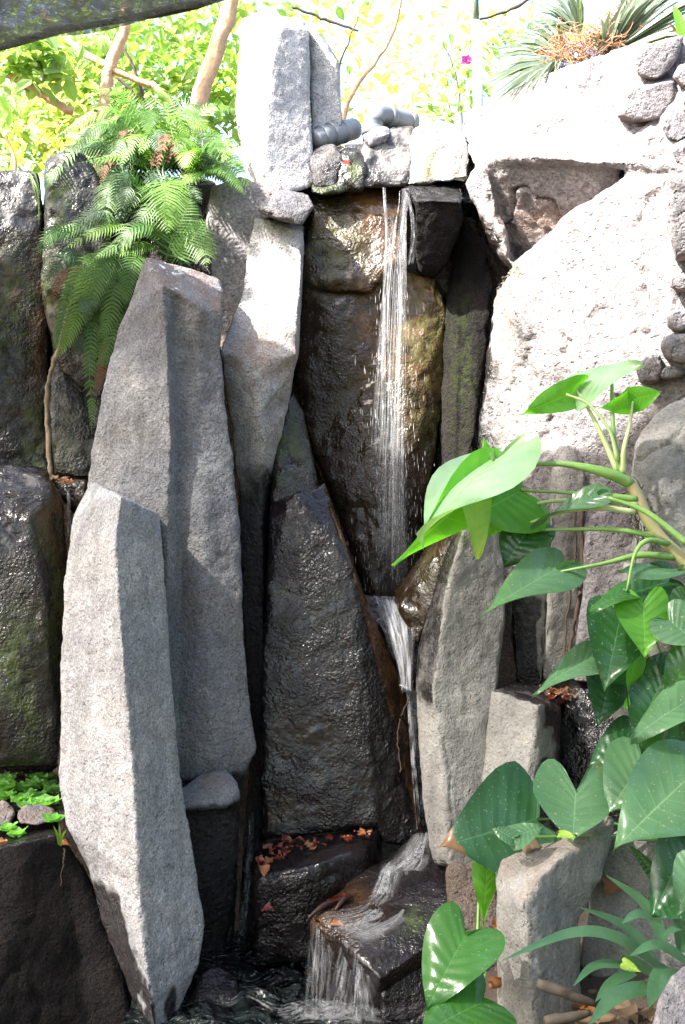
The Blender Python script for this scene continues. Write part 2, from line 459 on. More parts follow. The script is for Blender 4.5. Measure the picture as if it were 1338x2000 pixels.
rock('angular_rock', [[(498, 412, 5.50), (520, 390, 5.48), (546, 366, 5.62), (602, 378, 5.62), (614, 405, 5.56), (590, 440, 5.50), (545, 428, 5.44), (510, 400, 5.8), (600, 400, 5.85), (560, 440, 5.8)]],
    'basalt_dark', 'small dark angular rock wedged under the sunlit standing pillar', 'rock', voxel=0.010, amp=0.7, masks={'wet': lambda px, py, nr: 0.25 + 0 * px})
rock('rock_shoulder', [fr([(418, 365, 5.75), (470, 345, 5.75), (540, 370, 5.74), (520, 430, 5.70), (500, 520, 5.66), (470, 640, 5.64), (440, 700, 5.6), (415, 560, 5.66), (396, 450, 5.72)], 0.35, 0.9)],
    'wall', 'pale pitted rock shoulder rising beside the ferns', 'rock', voxel=0.012, amp=0.9, masks={'rust': lambda px, py, nr: 0.5 * gauss(px, py, 435, 640, 25, 60)})

# sunlit standing pillar and the thinner slab behind it
rock('basalt_column', ringcol([
    [(472, 38, 6.02), (505, 22, 6.0), (545, 45, 5.80), (604, 58, 5.92), (500, 30, 6.3), (595, 40, 6.3)],
    [(464, 130, 6.0), (530, 130, 5.74), (606, 130, 5.88), (490, 130, 6.3), (600, 130, 6.3)],
    [(458, 220, 5.98), (522, 220, 5.70), (607, 220, 5.85), (490, 220, 6.3), (600, 220, 6.3)],
    [(474, 320, 5.94), (516, 330, 5.66), (612, 330, 5.80), (490, 320, 6.3), (605, 320, 6.3)],
    [(505, 372, 5.88), (540, 385, 5.64), (615, 362, 5.78), (515, 370, 6.3), (610, 360, 6.3)]]),
    'basalt_pale', 'tall sunlit basalt pillar standing on top of the rockwork', 'basalt column', voxel=0.011, amp=0.55, noise=((2.2, 0.012, 2), (9, 0.007, 3), (34, 0.005, 2)))
rock('rock_slab', [fr([(598, 45, 6.1), (612, 55, 6.02), (642, 92, 6.0), (660, 122, 6.0), (669, 245, 5.98), (610, 262, 5.98)], 0.2, 0.92)],
    'basalt_light', 'grey upright slab leaning behind the sunlit pillar', 'rock slab', voxel=0.011, amp=0.7)

rock('boulder', [fr([(190, 330, 5.86), (300, 345, 5.86), (425, 350, 5.86), (430, 640, 5.74), (200, 700, 5.74)], 0.2, 0.98)],
    'soilrock', 'dark earthy rock mostly hidden behind the ferns', 'boulder', voxel=0.016, amp=1.0, masks={'wet': lambda px, py, nr: 0.6 + 0 * px})
# wet rocks on the far left
rock('algae_rock', [fr([(-60, 335, 5.75), (30, 328, 5.75), (70, 338, 5.74), (84, 420, 5.68), (92, 560, 5.68), (97, 700, 5.66), (97, 930, 5.6), (-60, 930, 5.5), (-60, 600, 5.52)], 0.35, 0.9)],
    'damp', 'wet grey rock face with green algae at far left', 'rock', voxel=0.014, amp=1.3,
    masks={'wet': lambda px, py, nr: 0.42 + 0 * px, 'moss': lambda px, py, nr: 0.8 * np.maximum(gauss(px, py, 20, 590, 45, 110), gauss(px, py, 75, 860, 25, 90)), 'rust': lambda px, py, nr: 0.8 * gauss(px, py, 78, 620, 22, 150) + 0.7 * gauss(px, py, 12, 560, 30, 60)})
rock('boulder', [fr([(92, 312, 5.62), (128, 296, 5.64), (165, 300, 5.66), (200, 350, 5.66), (215, 480, 5.62), (190, 560, 5.58), (120, 580, 5.50), (78, 560, 5.54), (84, 440, 5.58)], 0.4, 0.9),
                 fr([(78, 556, 5.54), (190, 560, 5.58), (210, 700, 5.58), (200, 800, 5.6), (120, 720, 5.56), (100, 650, 5.56)], 0.3, 0.9)],
    'damp', 'upright mossy boulder beneath the ferns', 'boulder', voxel=0.012, amp=1.1,
    masks={'wet': lambda px, py, nr: 0.35 + 0 * px, 'moss': lambda px, py, nr: np.maximum(gauss(px, py, 110, 390, 26, 60), gauss(px, py, 100, 540, 34, 60)), 'rust': lambda px, py, nr: 0.5 * gauss(px, py, 130, 640, 40, 80)})
rock('boulder', [fr([(100, 700, 5.62), (130, 650, 5.66), (215, 640, 5.7), (215, 900, 5.6), (180, 935, 5.5), (105, 930, 5.5), (95, 820, 5.58)], 0.3, 0.9)],
    'damp', 'damp dark rock behind the hanging root, left of the columns', 'boulder', voxel=0.013, amp=1.1, masks={'wet': lambda px, py, nr: 0.3 + 0 * px, 'moss': lambda px, py, nr: 0.5 * gauss(px, py, 130, 880, 40, 60)})
rock('rock_block', [fr([(-60, 912, 5.30), (86, 912, 5.30), (96, 930, 5.2), (-60, 1010, 5.02), (60, 1012, 5.02), (104, 960, 5.14), (126, 972, 5.22), (132, 1100, 5.2), (120, 1200, 5.15), (110, 1490, 5.05), (-60, 1490, 4.95), (-60, 1200, 4.98), (92, 1200, 4.98)], 0.3, 0.95)],
    'damp', 'dark streaked rock block at the left edge below the ledge', 'rock', voxel=0.013, amp=1.0,
    masks={'wet': lambda px, py, nr: 0.35 + 0.5 * step(py, 960, 1050), 'rust': lambda px, py, nr: 1.0 * gauss(px, py, 112, 1000, 20, 130), 'moss': lambda px, py, nr: 0.75 * np.maximum(gauss(px, py, 45, 1330, 40, 130), gauss(px, py, 105, 1150, 22, 140))})
rock('rock_ledge', [fr([(100, 936, 5.36), (170, 940, 5.34), (165, 975, 5.3), (150, 1010, 5.34), (112, 965, 5.32)], 0.25, 0.9)],
    'brown', 'little dripping ledge between left block and grey column', 'rock', voxel=0.009, amp=0.6)
rock('boulder', [fr([(-50, 1478, 5.62), (20, 1463, 5.62), (70, 1454, 5.66), (106, 1466, 5.62), (114, 1496, 5.5), (95, 1512, 5.44), (-50, 1516, 5.44)], 0.2, 0.9)],
    'damp', 'wet rounded boulder behind the floating water lettuce', 'boulder', voxel=0.011, amp=0.8, masks={'wet': lambda px, py, nr: 0.5 + 0 * px})
# basin block in the dark lower left, its top rim holds the water lettuce
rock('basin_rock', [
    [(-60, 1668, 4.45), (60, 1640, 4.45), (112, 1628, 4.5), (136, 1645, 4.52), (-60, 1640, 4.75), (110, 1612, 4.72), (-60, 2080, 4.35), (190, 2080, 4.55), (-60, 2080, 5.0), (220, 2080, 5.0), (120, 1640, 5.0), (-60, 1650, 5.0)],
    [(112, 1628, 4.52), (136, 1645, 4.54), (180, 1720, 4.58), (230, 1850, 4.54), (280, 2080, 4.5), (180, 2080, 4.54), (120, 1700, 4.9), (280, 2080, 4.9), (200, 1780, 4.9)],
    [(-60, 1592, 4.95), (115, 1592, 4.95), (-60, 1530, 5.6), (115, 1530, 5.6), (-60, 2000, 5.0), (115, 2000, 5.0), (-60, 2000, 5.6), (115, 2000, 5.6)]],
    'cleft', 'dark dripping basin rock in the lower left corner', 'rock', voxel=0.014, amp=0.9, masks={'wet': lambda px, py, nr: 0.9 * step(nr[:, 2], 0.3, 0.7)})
rock('rim_stone', [fr([(-20, 1578, 4.85), (5, 1560, 4.86), (22, 1568, 4.86), (30, 1590, 4.82), (22, 1612, 4.78), (-20, 1618, 4.78)], 0.1, 0.8)], 'wall', 'small pale pitted stone on the basin rim at left edge', 'stone', voxel=0.007, amp=0.5, masks={'rust': lambda px, py, nr: 0.3 + 0 * px})
rock('rim_stone', [fr([(28, 1592, 4.78), (48, 1572, 4.82), (82, 1570, 4.84), (106, 1580, 4.82), (114, 1600, 4.76), (72, 1612, 4.72), (38, 1610, 4.72)], 0.1, 0.8)], 'wall', 'wider pale pitted stone on the basin rim beside pale column', 'stone', voxel=0.007, amp=0.5, masks={'rust': lambda px, py, nr: 0.3 + 0 * px})

# ------------------------------------------------------------------ rocks, centre
rock('rock_block', [fr([(352, 1542, 4.64), (380, 1530, 4.68), (404, 1508, 4.74), (440, 1503, 4.74), (462, 1530, 4.70), (471, 1560, 4.64), (450, 1580, 4.58), (400, 1578, 4.54), (358, 1588, 4.56)], 0.2, 0.85),
                    fr([(360, 1580, 4.62), (464, 1570, 4.66), (466, 1640, 4.72), (452, 1720, 4.78), (440, 1900, 4.82), (330, 1900, 4.7), (366, 1700, 4.68)], 0.3, 0.9)],
    'basalt', 'squat dark rock with damp grey top between the two columns', 'rock', voxel=0.010, amp=0.8,
    masks={'wet': lambda px, py, nr: step(py, 1552, 1590) + 0.15, 'rust': lambda px, py, nr: 0.3 * gauss(px, py, 420, 1525, 40, 25)})
# back wall under the fall
rock('rock_wall', [fr([(560, 360, 6.0), (900, 350, 6.0), (990, 480, 6.0), (990, 1000, 6.0), (900, 1250, 5.9), (560, 1250, 5.9)], 0.3, 1.0),
     fr([(602, 366, 5.86), (650, 360, 5.86), (700, 356, 5.86), (786, 360, 5.86), (792, 450, 5.76), (778, 515, 5.70), (722, 572, 5.71), (640, 565, 5.71), (598, 556, 5.74)], 0.3, 0.97),
     fr([(592, 530, 5.80), (700, 535, 5.755), (745, 550, 5.80), (732, 700, 5.76), (726, 770, 5.75), (670, 840, 5.74), (604, 860, 5.76), (580, 700, 5.80)], 0.3, 0.95),
     [(598, 470, 5.755), (690, 470, 5.735), (780, 470, 5.755), (592, 660, 5.79), (735, 650, 5.775), (598, 470, 6.0), (780, 470, 6.0), (592, 660, 6.0), (735, 650, 6.0)],
     fr([(716, 570, 5.84), (770, 520, 5.84), (850, 540, 5.84), (872, 600, 5.84), (878, 700, 5.84), (856, 760, 5.80), (860, 800, 5.80), (830, 960, 5.80), (800, 1180, 5.62), (735, 1180, 5.5), (690, 1100, 5.6), (620, 900, 5.74), (600, 830, 5.78), (716, 756, 5.80)], 0.3, 0.96)],
    'brown', 'tall wet brown rock wall behind the falling water', 'rock wall', voxel=0.013, amp=1.35,
    masks={'moss': lambda px, py, nr: 0.95 * np.maximum.reduce([gauss(px, py, 640, 470, 60, 70), gauss(px, py, 820, 640, 70, 130), gauss(px, py, 830, 830, 40, 40)]),
           'rust': lambda px, py, nr: np.maximum.reduce([1.3 * gauss(px, py, 722, 392, 30, 55), 0.9 * gauss(px, py, 715, 640, 20, 110), 0.8 * gauss(px, py, 800, 600, 90, 200)]),
           'wet': lambda px, py, nr: 0.25 + 0 * px})
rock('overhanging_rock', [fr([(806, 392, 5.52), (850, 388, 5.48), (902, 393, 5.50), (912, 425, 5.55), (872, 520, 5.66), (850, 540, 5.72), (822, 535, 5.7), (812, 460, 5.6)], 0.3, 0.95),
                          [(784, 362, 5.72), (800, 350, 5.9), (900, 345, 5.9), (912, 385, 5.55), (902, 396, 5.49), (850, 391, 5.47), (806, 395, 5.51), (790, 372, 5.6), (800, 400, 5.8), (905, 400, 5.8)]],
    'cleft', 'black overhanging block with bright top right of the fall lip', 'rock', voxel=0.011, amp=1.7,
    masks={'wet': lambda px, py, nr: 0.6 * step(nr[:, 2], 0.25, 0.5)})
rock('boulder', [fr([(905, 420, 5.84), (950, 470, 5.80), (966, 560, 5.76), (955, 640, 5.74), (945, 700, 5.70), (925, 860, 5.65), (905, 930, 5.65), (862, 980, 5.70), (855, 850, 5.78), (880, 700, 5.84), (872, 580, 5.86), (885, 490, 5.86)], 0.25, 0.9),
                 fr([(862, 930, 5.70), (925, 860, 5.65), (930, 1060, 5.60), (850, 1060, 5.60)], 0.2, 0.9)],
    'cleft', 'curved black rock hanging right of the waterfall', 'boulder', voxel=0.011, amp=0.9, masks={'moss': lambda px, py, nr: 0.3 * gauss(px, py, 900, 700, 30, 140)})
# ledge stones above the lip
LEDGE = [
    ('basalt_dark', 'dark pitted ledge stone under the grey pipe end', [(604, 305, 5.80), (618, 286, 5.84), (650, 282, 5.84), (668, 306, 5.78), (664, 345, 5.74), (655, 372, 5.74), (606, 370, 5.72)], 0.5),
    ('damp', 'mossy green ledge stone with a red leaf beside it', [(660, 318, 5.78), (676, 290, 5.82), (708, 296, 5.80), (716, 325, 5.76), (708, 368, 5.74), (660, 370, 5.74)], 0.5),
    ('basalt', 'small dark stone propped beneath the pipe elbow', [(716, 272, 5.80), (732, 253, 5.82), (756, 256, 5.82), (762, 270, 5.78), (724, 284, 5.78)], 0.2),
    ('damp', 'pale wet ledge stone directly above the fall lip', [(702, 306, 5.78), (722, 276, 5.82), (768, 252, 5.88), (806, 250, 5.88), (814, 300, 5.80), (806, 340, 5.76), (790, 366, 5.74), (704, 368, 5.74)], 0.15),
    ('smooth', 'yellow streaked ledge rock with green moss beside sunlit wall', [(796, 268, 5.88), (826, 246, 5.90), (848, 252, 5.86), (872, 240, 5.90), (908, 256, 5.86), (922, 300, 5.80), (918, 352, 5.74), (850, 356, 5.72), (796, 362, 5.74)], 0.1)]
rock('boulder', [fr([(596, 300, 5.92), (700, 286, 5.94), (800, 262, 5.96), (930, 262, 5.94), (940, 400, 5.84), (596, 400, 5.9)], 0.2, 1.0)], 'damp', 'broad wet rock backing the ledge stones', 'boulder', voxel=0.013, amp=1.4, masks={'wet': lambda px, py, nr: 0.3 + 0 * px})
for mt_, lb_, pts_, w_ in LEDGE:
    rock('ledge_stone', [fr(pts_, 0.28, 0.9)], mt_, lb_, 'stone', voxel=0.010, amp=1.7,
         masks={'wet': lambda px, py, nr, w_=w_: w_ + 0 * px, 'moss': lambda px, py, nr: np.maximum(gauss(px, py, 830, 325, 12, 25), 0.8 * gauss(px, py, 685, 330, 14, 20)), 'rust': lambda px, py, nr: 0.5 * gauss(px, py, 820, 300, 18, 40)})
rock('lip_stone', [fr([(612, 362, 5.76), (640, 352, 5.80), (684, 356, 5.78), (700, 362, 5.74), (664, 376, 5.72), (630, 380, 5.70), (610, 374, 5.72)], 0.14, 0.9)],
    'damp', 'low mossy lip stone left of the orange stain', 'stone', voxel=0.008, amp=0.6, masks={'wet': lambda px, py, nr: 0.5 + 0 * px, 'moss': lambda px, py, nr: 0.6 + 0 * px})
# mossy rock above the wedge
rock('boulder', [fr([(560, 780, 5.42), (574, 766, 5.46), (592, 800, 5.44), (602, 880, 5.36), (624, 945, 5.26), (600, 985, 5.22), (530, 990, 5.22), (534, 920, 5.28), (545, 850, 5.36)], 0.3, 0.9)],
    'damp', 'slick green rock perched above the black wedge', 'boulder', voxel=0.010, amp=0.8, masks={'wet': lambda px, py, nr: 0.62 + 0 * px, 'moss': lambda px, py, nr: 0.8 * gauss(px, py, 565, 870, 28, 70)})
rock('rock_wedge', [
    [(528, 985, 5.20), (575, 960, 5.15), (634, 942, 5.22), (656, 1020, 5.16), (692, 1112, 5.05), (520, 1150, 5.10), (508, 1400, 5.02), (508, 1642, 4.96), (704, 1300, 4.98), (722, 1500, 4.93), (740, 1614, 4.90),
     (540, 990, 5.6), (640, 960, 5.6), (520, 1640, 5.5), (740, 1240, 5.5)],
    [(692, 1112, 5.05), (704, 1300, 4.98), (722, 1500, 4.93), (740, 1650, 4.90), (722, 1180, 5.12), (792, 1348, 5.14), (802, 1450, 5.08), (824, 1600, 4.98), (830, 1660, 4.95), (700, 1150, 5.5), (800, 1400, 5.5), (820, 1650, 5.4)]],
    'black', 'large black glistening wedge of rock in the middle', 'rock', voxel=0.010, amp=0.55,
    masks={'rust': lambda px, py, nr: 0.9 * step(nr[:, 0], 0.45, 0.7), 'wet': lambda px, py, nr: 0.1 + 0 * px})
# chute that gathers the fall
rock('chute_rock', [
    [(880, 1015, 5.3), (850, 1050, 5.22), (800, 1120, 5.2), (765, 1165, 5.22), (780, 1190, 5.1), (815, 1260, 5.06), (850, 1180, 5.02), (895, 1040, 5.08), (850, 1050, 5.6), (800, 1250, 5.5)]],
    'brown', 'brown wet chute rock guiding the fall behind the curved slab', 'rock', voxel=0.010, amp=0.9, masks={'moss': lambda px, py, nr: 0.7 * gauss(px, py, 850, 1090, 25, 60), 'rust': lambda px, py, nr: 0.5 * gauss(px, py, 840, 1060, 40, 40)})
rock('chute_bed', [
    [(700, 1160, 5.42), (780, 1165, 5.42), (830, 1200, 5.4), (740, 1230, 5.22), (785, 1338, 5.12), (815, 1338, 5.1), (820, 1260, 5.2), (720, 1250, 5.6), (830, 1350, 5.5)],
    [(786, 1340, 5.18), (826, 1340, 5.16), (835, 1660, 4.98), (800, 1660, 5.0), (790, 1660, 5.4), (835, 1660, 5.4), (800, 1340, 5.5), (830, 1340, 5.5)]],
    'black', 'narrow wet rock bed under the middle cascade', 'rock', voxel=0.010, amp=0.7)
# ledge with red leaves
rock('rock_ledge', [
    [(505, 1650, 4.92), (560, 1632, 4.98), (640, 1624, 4.98), (748, 1606, 5.0), (738, 1640, 4.8), (718, 1660, 4.68), (690, 1664, 4.62), (640, 1680, 4.58), (585, 1700, 4.54), (500, 1716, 4.56), (492, 1700, 4.62),
     (498, 1880, 4.62), (600, 1880, 4.58), (745, 1800, 4.66), (500, 1880, 5.0), (745, 1880, 5.0)]],
    'black', 'flat black ledge strewn with wet red leaves at the foot of the wedge', 'rock ledge', voxel=0.010, amp=0.8, masks={'wet': lambda px, py, nr: 0.2 + 0 * px})
# stepped rock of the lower cascade
rock('cascade_rock', [
    [(752, 1668, 4.82), (800, 1632, 4.92), (838, 1625, 4.9), (880, 1680, 4.62), (902, 1705, 4.5), (900, 1768, 4.32), (842, 1845, 4.16), (742, 1912, 4.06), (690, 1850, 4.18), (604, 1788, 4.36), (640, 1752, 4.52), (752, 1690, 4.70),
     (604, 1810, 4.37), (700, 1870, 4.2), (745, 1930, 4.07), (842, 1870, 4.18), (900, 1800, 4.36),
     (640, 2020, 4.5), (780, 2020, 4.3), (880, 1960, 4.5), (760, 1980, 4.9)],
    [(604, 1790, 4.37), (695, 1852, 4.2), (690, 2050, 4.24), (618, 2050, 4.38), (700, 2050, 4.7), (620, 1900, 4.7)]],
    'black', 'tilted wet rock that the lower cascade slides across', 'rock', voxel=0.010, amp=0.8,
    masks={'moss': lambda px, py, nr: 0.7 * gauss(px, py, 800, 1790, 22, 30), 'rust': lambda px, py, nr: 0.8 * gauss(px, py, 650, 1780, 70, 60), 'wet': lambda px, py, nr: 0.1 + 0 * px})
rock('boulder', [fr([(745, 1920, 4.12), (840, 1850, 4.2), (872, 1870, 4.2), (870, 1960, 4.14), (850, 2060, 4.1), (740, 2060, 4.08)], 0.3, 0.9)],
    'black', 'dark wet boulder under the tilted cascade rock', 'boulder', voxel=0.010, amp=1.0)
rock('pool_boulder', [fr([(372, 1955, 4.30), (392, 1902, 4.4), (430, 1882, 4.46), (466, 1905, 4.42), (470, 1960, 4.3), (440, 2010, 4.22), (380, 2010, 4.24)], 0.2, 0.85)],
    'black', 'rounded black boulder half sunk in the pool', 'boulder', voxel=0.009, amp=0.8)

# ------------------------------------------------------------------ rocks, right side
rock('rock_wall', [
    # upper block, overhanging the notch
    [(905, 290, 5.78), (925, 322, 5.62), (1000, 306, 5.36), (1100, 292, 5.20), (1150, 306, 5.10), (1222, 334, 4.97), (1280, 330, 4.86), (1420, 330, 4.6), (1420, 40, 5.0), (1338, 78, 5.15), (1250, 105, 5.35), (1150, 128, 5.55), (1050, 150, 5.75), (960, 185, 5.95), (895, 235, 6.0), (905, 300, 6.2), (1420, 330, 5.6), (1420, 40, 5.8), (960, 185, 6.3)],
    # sloping underside of the notch: it leans back as it goes down
    [(940, 318, 5.60), (960, 318, 5.52), (1000, 305, 5.40), (1100, 292, 5.24), (1200, 330, 5.06), (955, 420, 5.74), (965, 475, 5.86), (1010, 530, 5.84), (1090, 450, 5.62), (1145, 400, 5.40), (1215, 350, 5.10), (930, 330, 6.1), (1215, 330, 5.7), (1010, 540, 6.2), (940, 500, 6.2), (1150, 420, 5.9)],
    # rim left of the notch
    [(903, 365, 5.62), (918, 332, 5.62), (950, 322, 5.54), (944, 400, 5.60), (968, 478, 5.58), (1000, 524, 5.5), (980, 504, 5.62), (936, 430, 5.66), (920, 340, 5.85), (960, 400, 5.85), (1005, 520, 5.85)],
    # main lower face
    [(1003, 508, 5.42), (1082, 440, 5.26), (1138, 392, 5.14), (1205, 352, 5.0), (1290, 300, 4.9), (1420, 335, 4.62), (1420, 700, 4.5), (1338, 740, 4.62), (1200, 700, 4.86), (1080, 640, 5.12), (1010, 600, 5.3), (985, 640, 5.42), (1050, 900, 5.22), (1200, 900, 4.95), (1420, 900, 4.6), (1050, 900, 5.7), (1000, 520, 5.8), (1420, 335, 5.3), (1420, 900, 5.3)],
    # ridge running down beside the black rock
    [(990, 520, 5.5), (1012, 590, 5.42), (1000, 620, 5.38), (962, 690, 5.48), (945, 780, 5.46), (930, 870, 5.46), (925, 1000, 5.42), (930, 1150, 5.36), (1100, 1150, 5.1), (1100, 900, 5.10), (1110, 700, 5.08), (968, 560, 5.62), (940, 900, 5.8), (1050, 1150, 5.6), (1050, 700, 5.6)],
    [(1040, 880, 5.14), (1200, 850, 4.96), (1338, 850, 4.8), (1420, 850, 4.7), (1040, 1250, 5.12), (1420, 1300, 4.75), (1040, 880, 5.6), (1420, 850, 5.3), (1420, 1300, 5.3), (1040, 1250, 5.6)]],
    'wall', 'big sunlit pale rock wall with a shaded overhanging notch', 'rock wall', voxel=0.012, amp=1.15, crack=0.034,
    noise=((1.6, 0.03, 3), (5, 0.017, 4), (24, 0.007, 3)),
    masks={'wet': lambda px, py, nr: np.maximum.reduce([0.55 * step(1020 - px, 0, 60) * step(py, 620, 740), 0.75 * step(970 - px, 0, 25) * step(py, 350, 470), 0.46 * gauss(px, py, 1050, 700, 75, 120), 0.36 * step(py, 740, 900) * step(1260 - px, 0, 60)]),  # wet also tints a purplish stone patch and greys the lower wall
           'rust': lambda px, py, nr: np.maximum(0.4 * gauss(px, py, 1050, 430, 70, 30), 0.5 * gauss(px, py, 990, 620, 16, 70)), 'moss': lambda px, py, nr: np.maximum(0.8 * gauss(px, py, 1000, 525, 14, 22), 0.25 * gauss(px, py, 1010, 800, 40, 120))})

# dry-laid stones at the upper right edge
stone_wall = empty('dry_stone_wall', P(1330, 760, 4.6), 'dry-laid wall of pale rounded stones at the upper right edge', 'stone wall')
STONES = [
    [(1242, 150), (1238, 108), (1262, 86), (1300, 76), (1334, 70), (1322, 118), (1306, 144), (1282, 160)],
    [(1205, 228), (1222, 170), (1290, 162), (1318, 154), (1332, 196), (1308, 222), (1286, 236), (1240, 240)],
    [(1315, 150), (1326, 128), (1350, 120), (1360, 160), (1335, 172)],
    [(1290, 246), (1298, 226), (1338, 206), (1365, 215), (1360, 262), (1322, 280), (1300, 272)],
    [(1228, 252), (1244, 242), (1276, 242), (1284, 262), (1278, 286), (1240, 290), (1226, 280)],
    [(1284, 276), (1292, 258), (1312, 272), (1310, 290), (1288, 292)],
    [(1218, 318), (1236, 292), (1282, 288), (1306, 306), (1300, 326), (1250, 336)],
    [(1308, 292), (1336, 280), (1370, 290), (1365, 326), (1318, 324)],
    [(1332, 180), (1360, 172), (1368, 205), (1336, 206)],
    [(1302, 345), (1370, 330), (1376, 500), (1318, 514), (1300, 430)],
    [(1305, 540), (1330, 532), (1376, 536), (1376, 570), (1330, 572), (1308, 562)],
    [(1298, 615), (1316, 604), (1376, 600), (1376, 648), (1320, 652), (1302, 640)],
    [(1292, 676), (1304, 656), (1376, 652), (1376, 704), (1330, 708), (1300, 698)],
    [(1284, 728), (1300, 710), (1330, 712), (1345, 730), (1320, 744), (1290, 746)],
    [(1240, 715), (1262, 690), (1290, 690), (1296, 715), (1288, 748), (1250, 750)]]
for k, s_ in enumerate(STONES):
    cx = sum(p[0] for p in s_) / len(s_); cy = sum(p[1] for p in s_) / len(s_)
    dd = 4.98 - (cx - 1230) * 0.0028 - 0.0004 * (cy - 80) + (0.24 if cy < 340 else 0.10)
    front = [(cx + (x - cx) * 0.93, cy + (y - cy) * 0.9, dd - 0.075) for x, y in s_]
    mid_ = [(x, y, dd) for x, y in s_]
    bk = [(cx + (x - cx) * 0.9, cy + (y - cy) * 0.9, dd + 0.26) for x, y in s_]
    rock('stone', [front + mid_ + bk], 'wall', None, voxel=0.009, amp=0.7, chip=0.6, parent=stone_wall, seed=100 + k, masks={'rust': lambda px, py, nr: 0.45 * step(-nr[:, 2], 0.2, 0.7)})
rock('boulder', [
    [(1340, 768, 4.46), (1282, 800, 4.44), (1248, 850, 4.42), (1232, 950, 4.38), (1222, 1110, 4.36), (1285, 960, 4.22), (1300, 862, 4.3), (1360, 800, 4.32), (1280, 1110, 4.2), (1420, 1110, 4.2), (1420, 800, 4.35), (1420, 770, 4.5),
     (1250, 1000, 4.8), (1420, 1110, 4.8), (1420, 780, 4.8)],
    [(1222, 1100, 4.38), (1280, 1100, 4.22), (1420, 1100, 4.2), (1200, 1420, 4.34), (1420, 1420, 4.2), (1220, 1100, 4.8), (1420, 1420, 4.8), (1200, 1420, 4.8)]],
    'smooth', 'big rounded grey rock at right edge behind the climbing stem', 'boulder', voxel=0.012, amp=1.5, crack=0.02)
rock('basalt_column', [fr([(1082, 900, 4.98), (1092, 874, 5.0), (1112, 868, 5.0), (1134, 884, 5.0), (1142, 930, 4.96), (1138, 1200, 4.92), (1120, 1330, 4.9), (1060, 1330, 4.86), (1070, 1150, 4.86), (1074, 1000, 4.9)], 0.3, 0.9)],
    'smooth', 'weathered column with rounded top behind the big leaves', 'basalt column', voxel=0.012, amp=1.1)
rock('basalt_column', [fr([(1142, 895, 5.02), (1172, 892, 5.02), (1180, 930, 5.0), (1178, 1300, 4.92), (1132, 1330, 4.92), (1140, 1100, 4.94)], 0.2, 0.9)],
    'wall', 'narrow pinkish column squeezed beside the rounded one', 'basalt column', voxel=0.012, amp=1.0)
rock('boulder', [fr([(1148, 1010, 4.80), (1180, 985, 4.82), (1250, 980, 4.78), (1262, 1100, 4.7), (1255, 1330, 4.68), (1200, 1340, 4.66), (1120, 1330, 4.74), (1136, 1180, 4.76)], 0.3, 0.9)],
    'wall', 'pinkish grey rock behind the heart leaves', 'boulder', voxel=0.012, amp=1.2)
rock('boulder', [fr([(1000, 1040, 5.06), (1050, 1000, 5.04), (1078, 1030, 5.0), (1070, 1200, 4.96), (1062, 1340, 4.92), (1010, 1350, 4.94), (1002, 1260, 4.96), (992, 1150, 5.02)], 0.3, 0.9)],
    'smooth', 'dark streaked rock beside the curved slab', 'boulder', voxel=0.011, amp=1.2, masks={'wet': lambda px, py, nr: 0.9 * step(1052 - px, 0, 12) * step(py, 1130, 1200) + 0.2 * step(py, 1100, 1300)})
rock('boulder', [fr([(1085, 1350, 4.80), (1130, 1320, 4.85), (1240, 1330, 4.7), (1260, 1600, 4.5), (1060, 1600, 4.7), (1080, 1450, 4.78)], 0.25, 0.9)],
    'black', 'shaded black rock under the lower leaves', 'boulder', voxel=0.013, amp=1.1)
# curved slab
rock('rock_slab', [
    [(896, 1024, 4.78), (915, 1008, 4.82), (975, 1022, 4.84), (988, 1150, 4.78), (862, 1116, 4.74), (842, 1180, 4.74), (872, 1150, 4.64), (905, 1040, 4.70), (985, 1150, 5.0), (880, 1100, 5.0), (920, 1020, 5.0)],
    [(842, 1180, 4.74), (872, 1150, 4.64), (862, 1230, 4.60), (817, 1262, 4.70), (988, 1150, 4.78), (978, 1260, 4.72), (968, 1345, 4.66), (970, 1150, 5.0), (830, 1260, 4.95), (960, 1345, 4.95), (812, 1345, 4.66), (845, 1345, 4.56)],
    [(812, 1345, 4.66), (845, 1345, 4.56), (968, 1345, 4.66), (820, 1450, 4.62), (856, 1440, 4.53), (955, 1450, 4.62), (826, 1560, 4.56), (868, 1540, 4.48), (948, 1550, 4.56), (830, 1400, 4.9), (950, 1400, 4.9), (850, 1560, 4.85), (940, 1550, 4.85)],
    [(826, 1560, 4.56), (868, 1540, 4.48), (948, 1550, 4.56), (840, 1688, 4.50), (878, 1690, 4.42), (945, 1720, 4.46), (850, 1688, 4.75), (940, 1720, 4.75), (850, 1560, 4.85), (940, 1550, 4.85)]],
    'smooth', 'tall curved leaf-shaped grey slab right of the cascade', 'rock slab', voxel=0.010, amp=0.75,
    masks={'moss': lambda px, py, nr: np.maximum.reduce([0.9 * gauss(px, py, 890, 1030, 16, 40), 0.8 * gauss(px, py, 862, 1690, 25, 10), 0.3 * gauss(px, py, 860, 1110, 14, 60)]),
           'wet': lambda px, py, nr: np.maximum(0.7 * step(-nr[:, 0], 0.55, 0.85) * step(1400 - py, 0, 60), 0)})
rock('rock_block', [
    [(958, 1346, 4.62), (1000, 1328, 4.8), (1100, 1342, 4.85), (1098, 1386, 4.6), (1052, 1374, 4.48), (940, 1545, 4.54), (1030, 1545, 4.42), (1082, 1560, 4.54), (960, 1345, 4.9), (1090, 1560, 4.85), (950, 1560, 4.85), (945, 1640, 4.5), (1030, 1640, 4.4), (1080, 1640, 4.5)]],
    'smooth', 'squared grey block with leaf litter on its flat top', 'rock', voxel=0.010, amp=0.6,
    masks={'wet': lambda px, py, nr: np.maximum(0.9 * step(px, 1058, 1085), 0.7 * step(nr[:, 2], 0.5, 0.8))})  # darkens the right face and the flat top
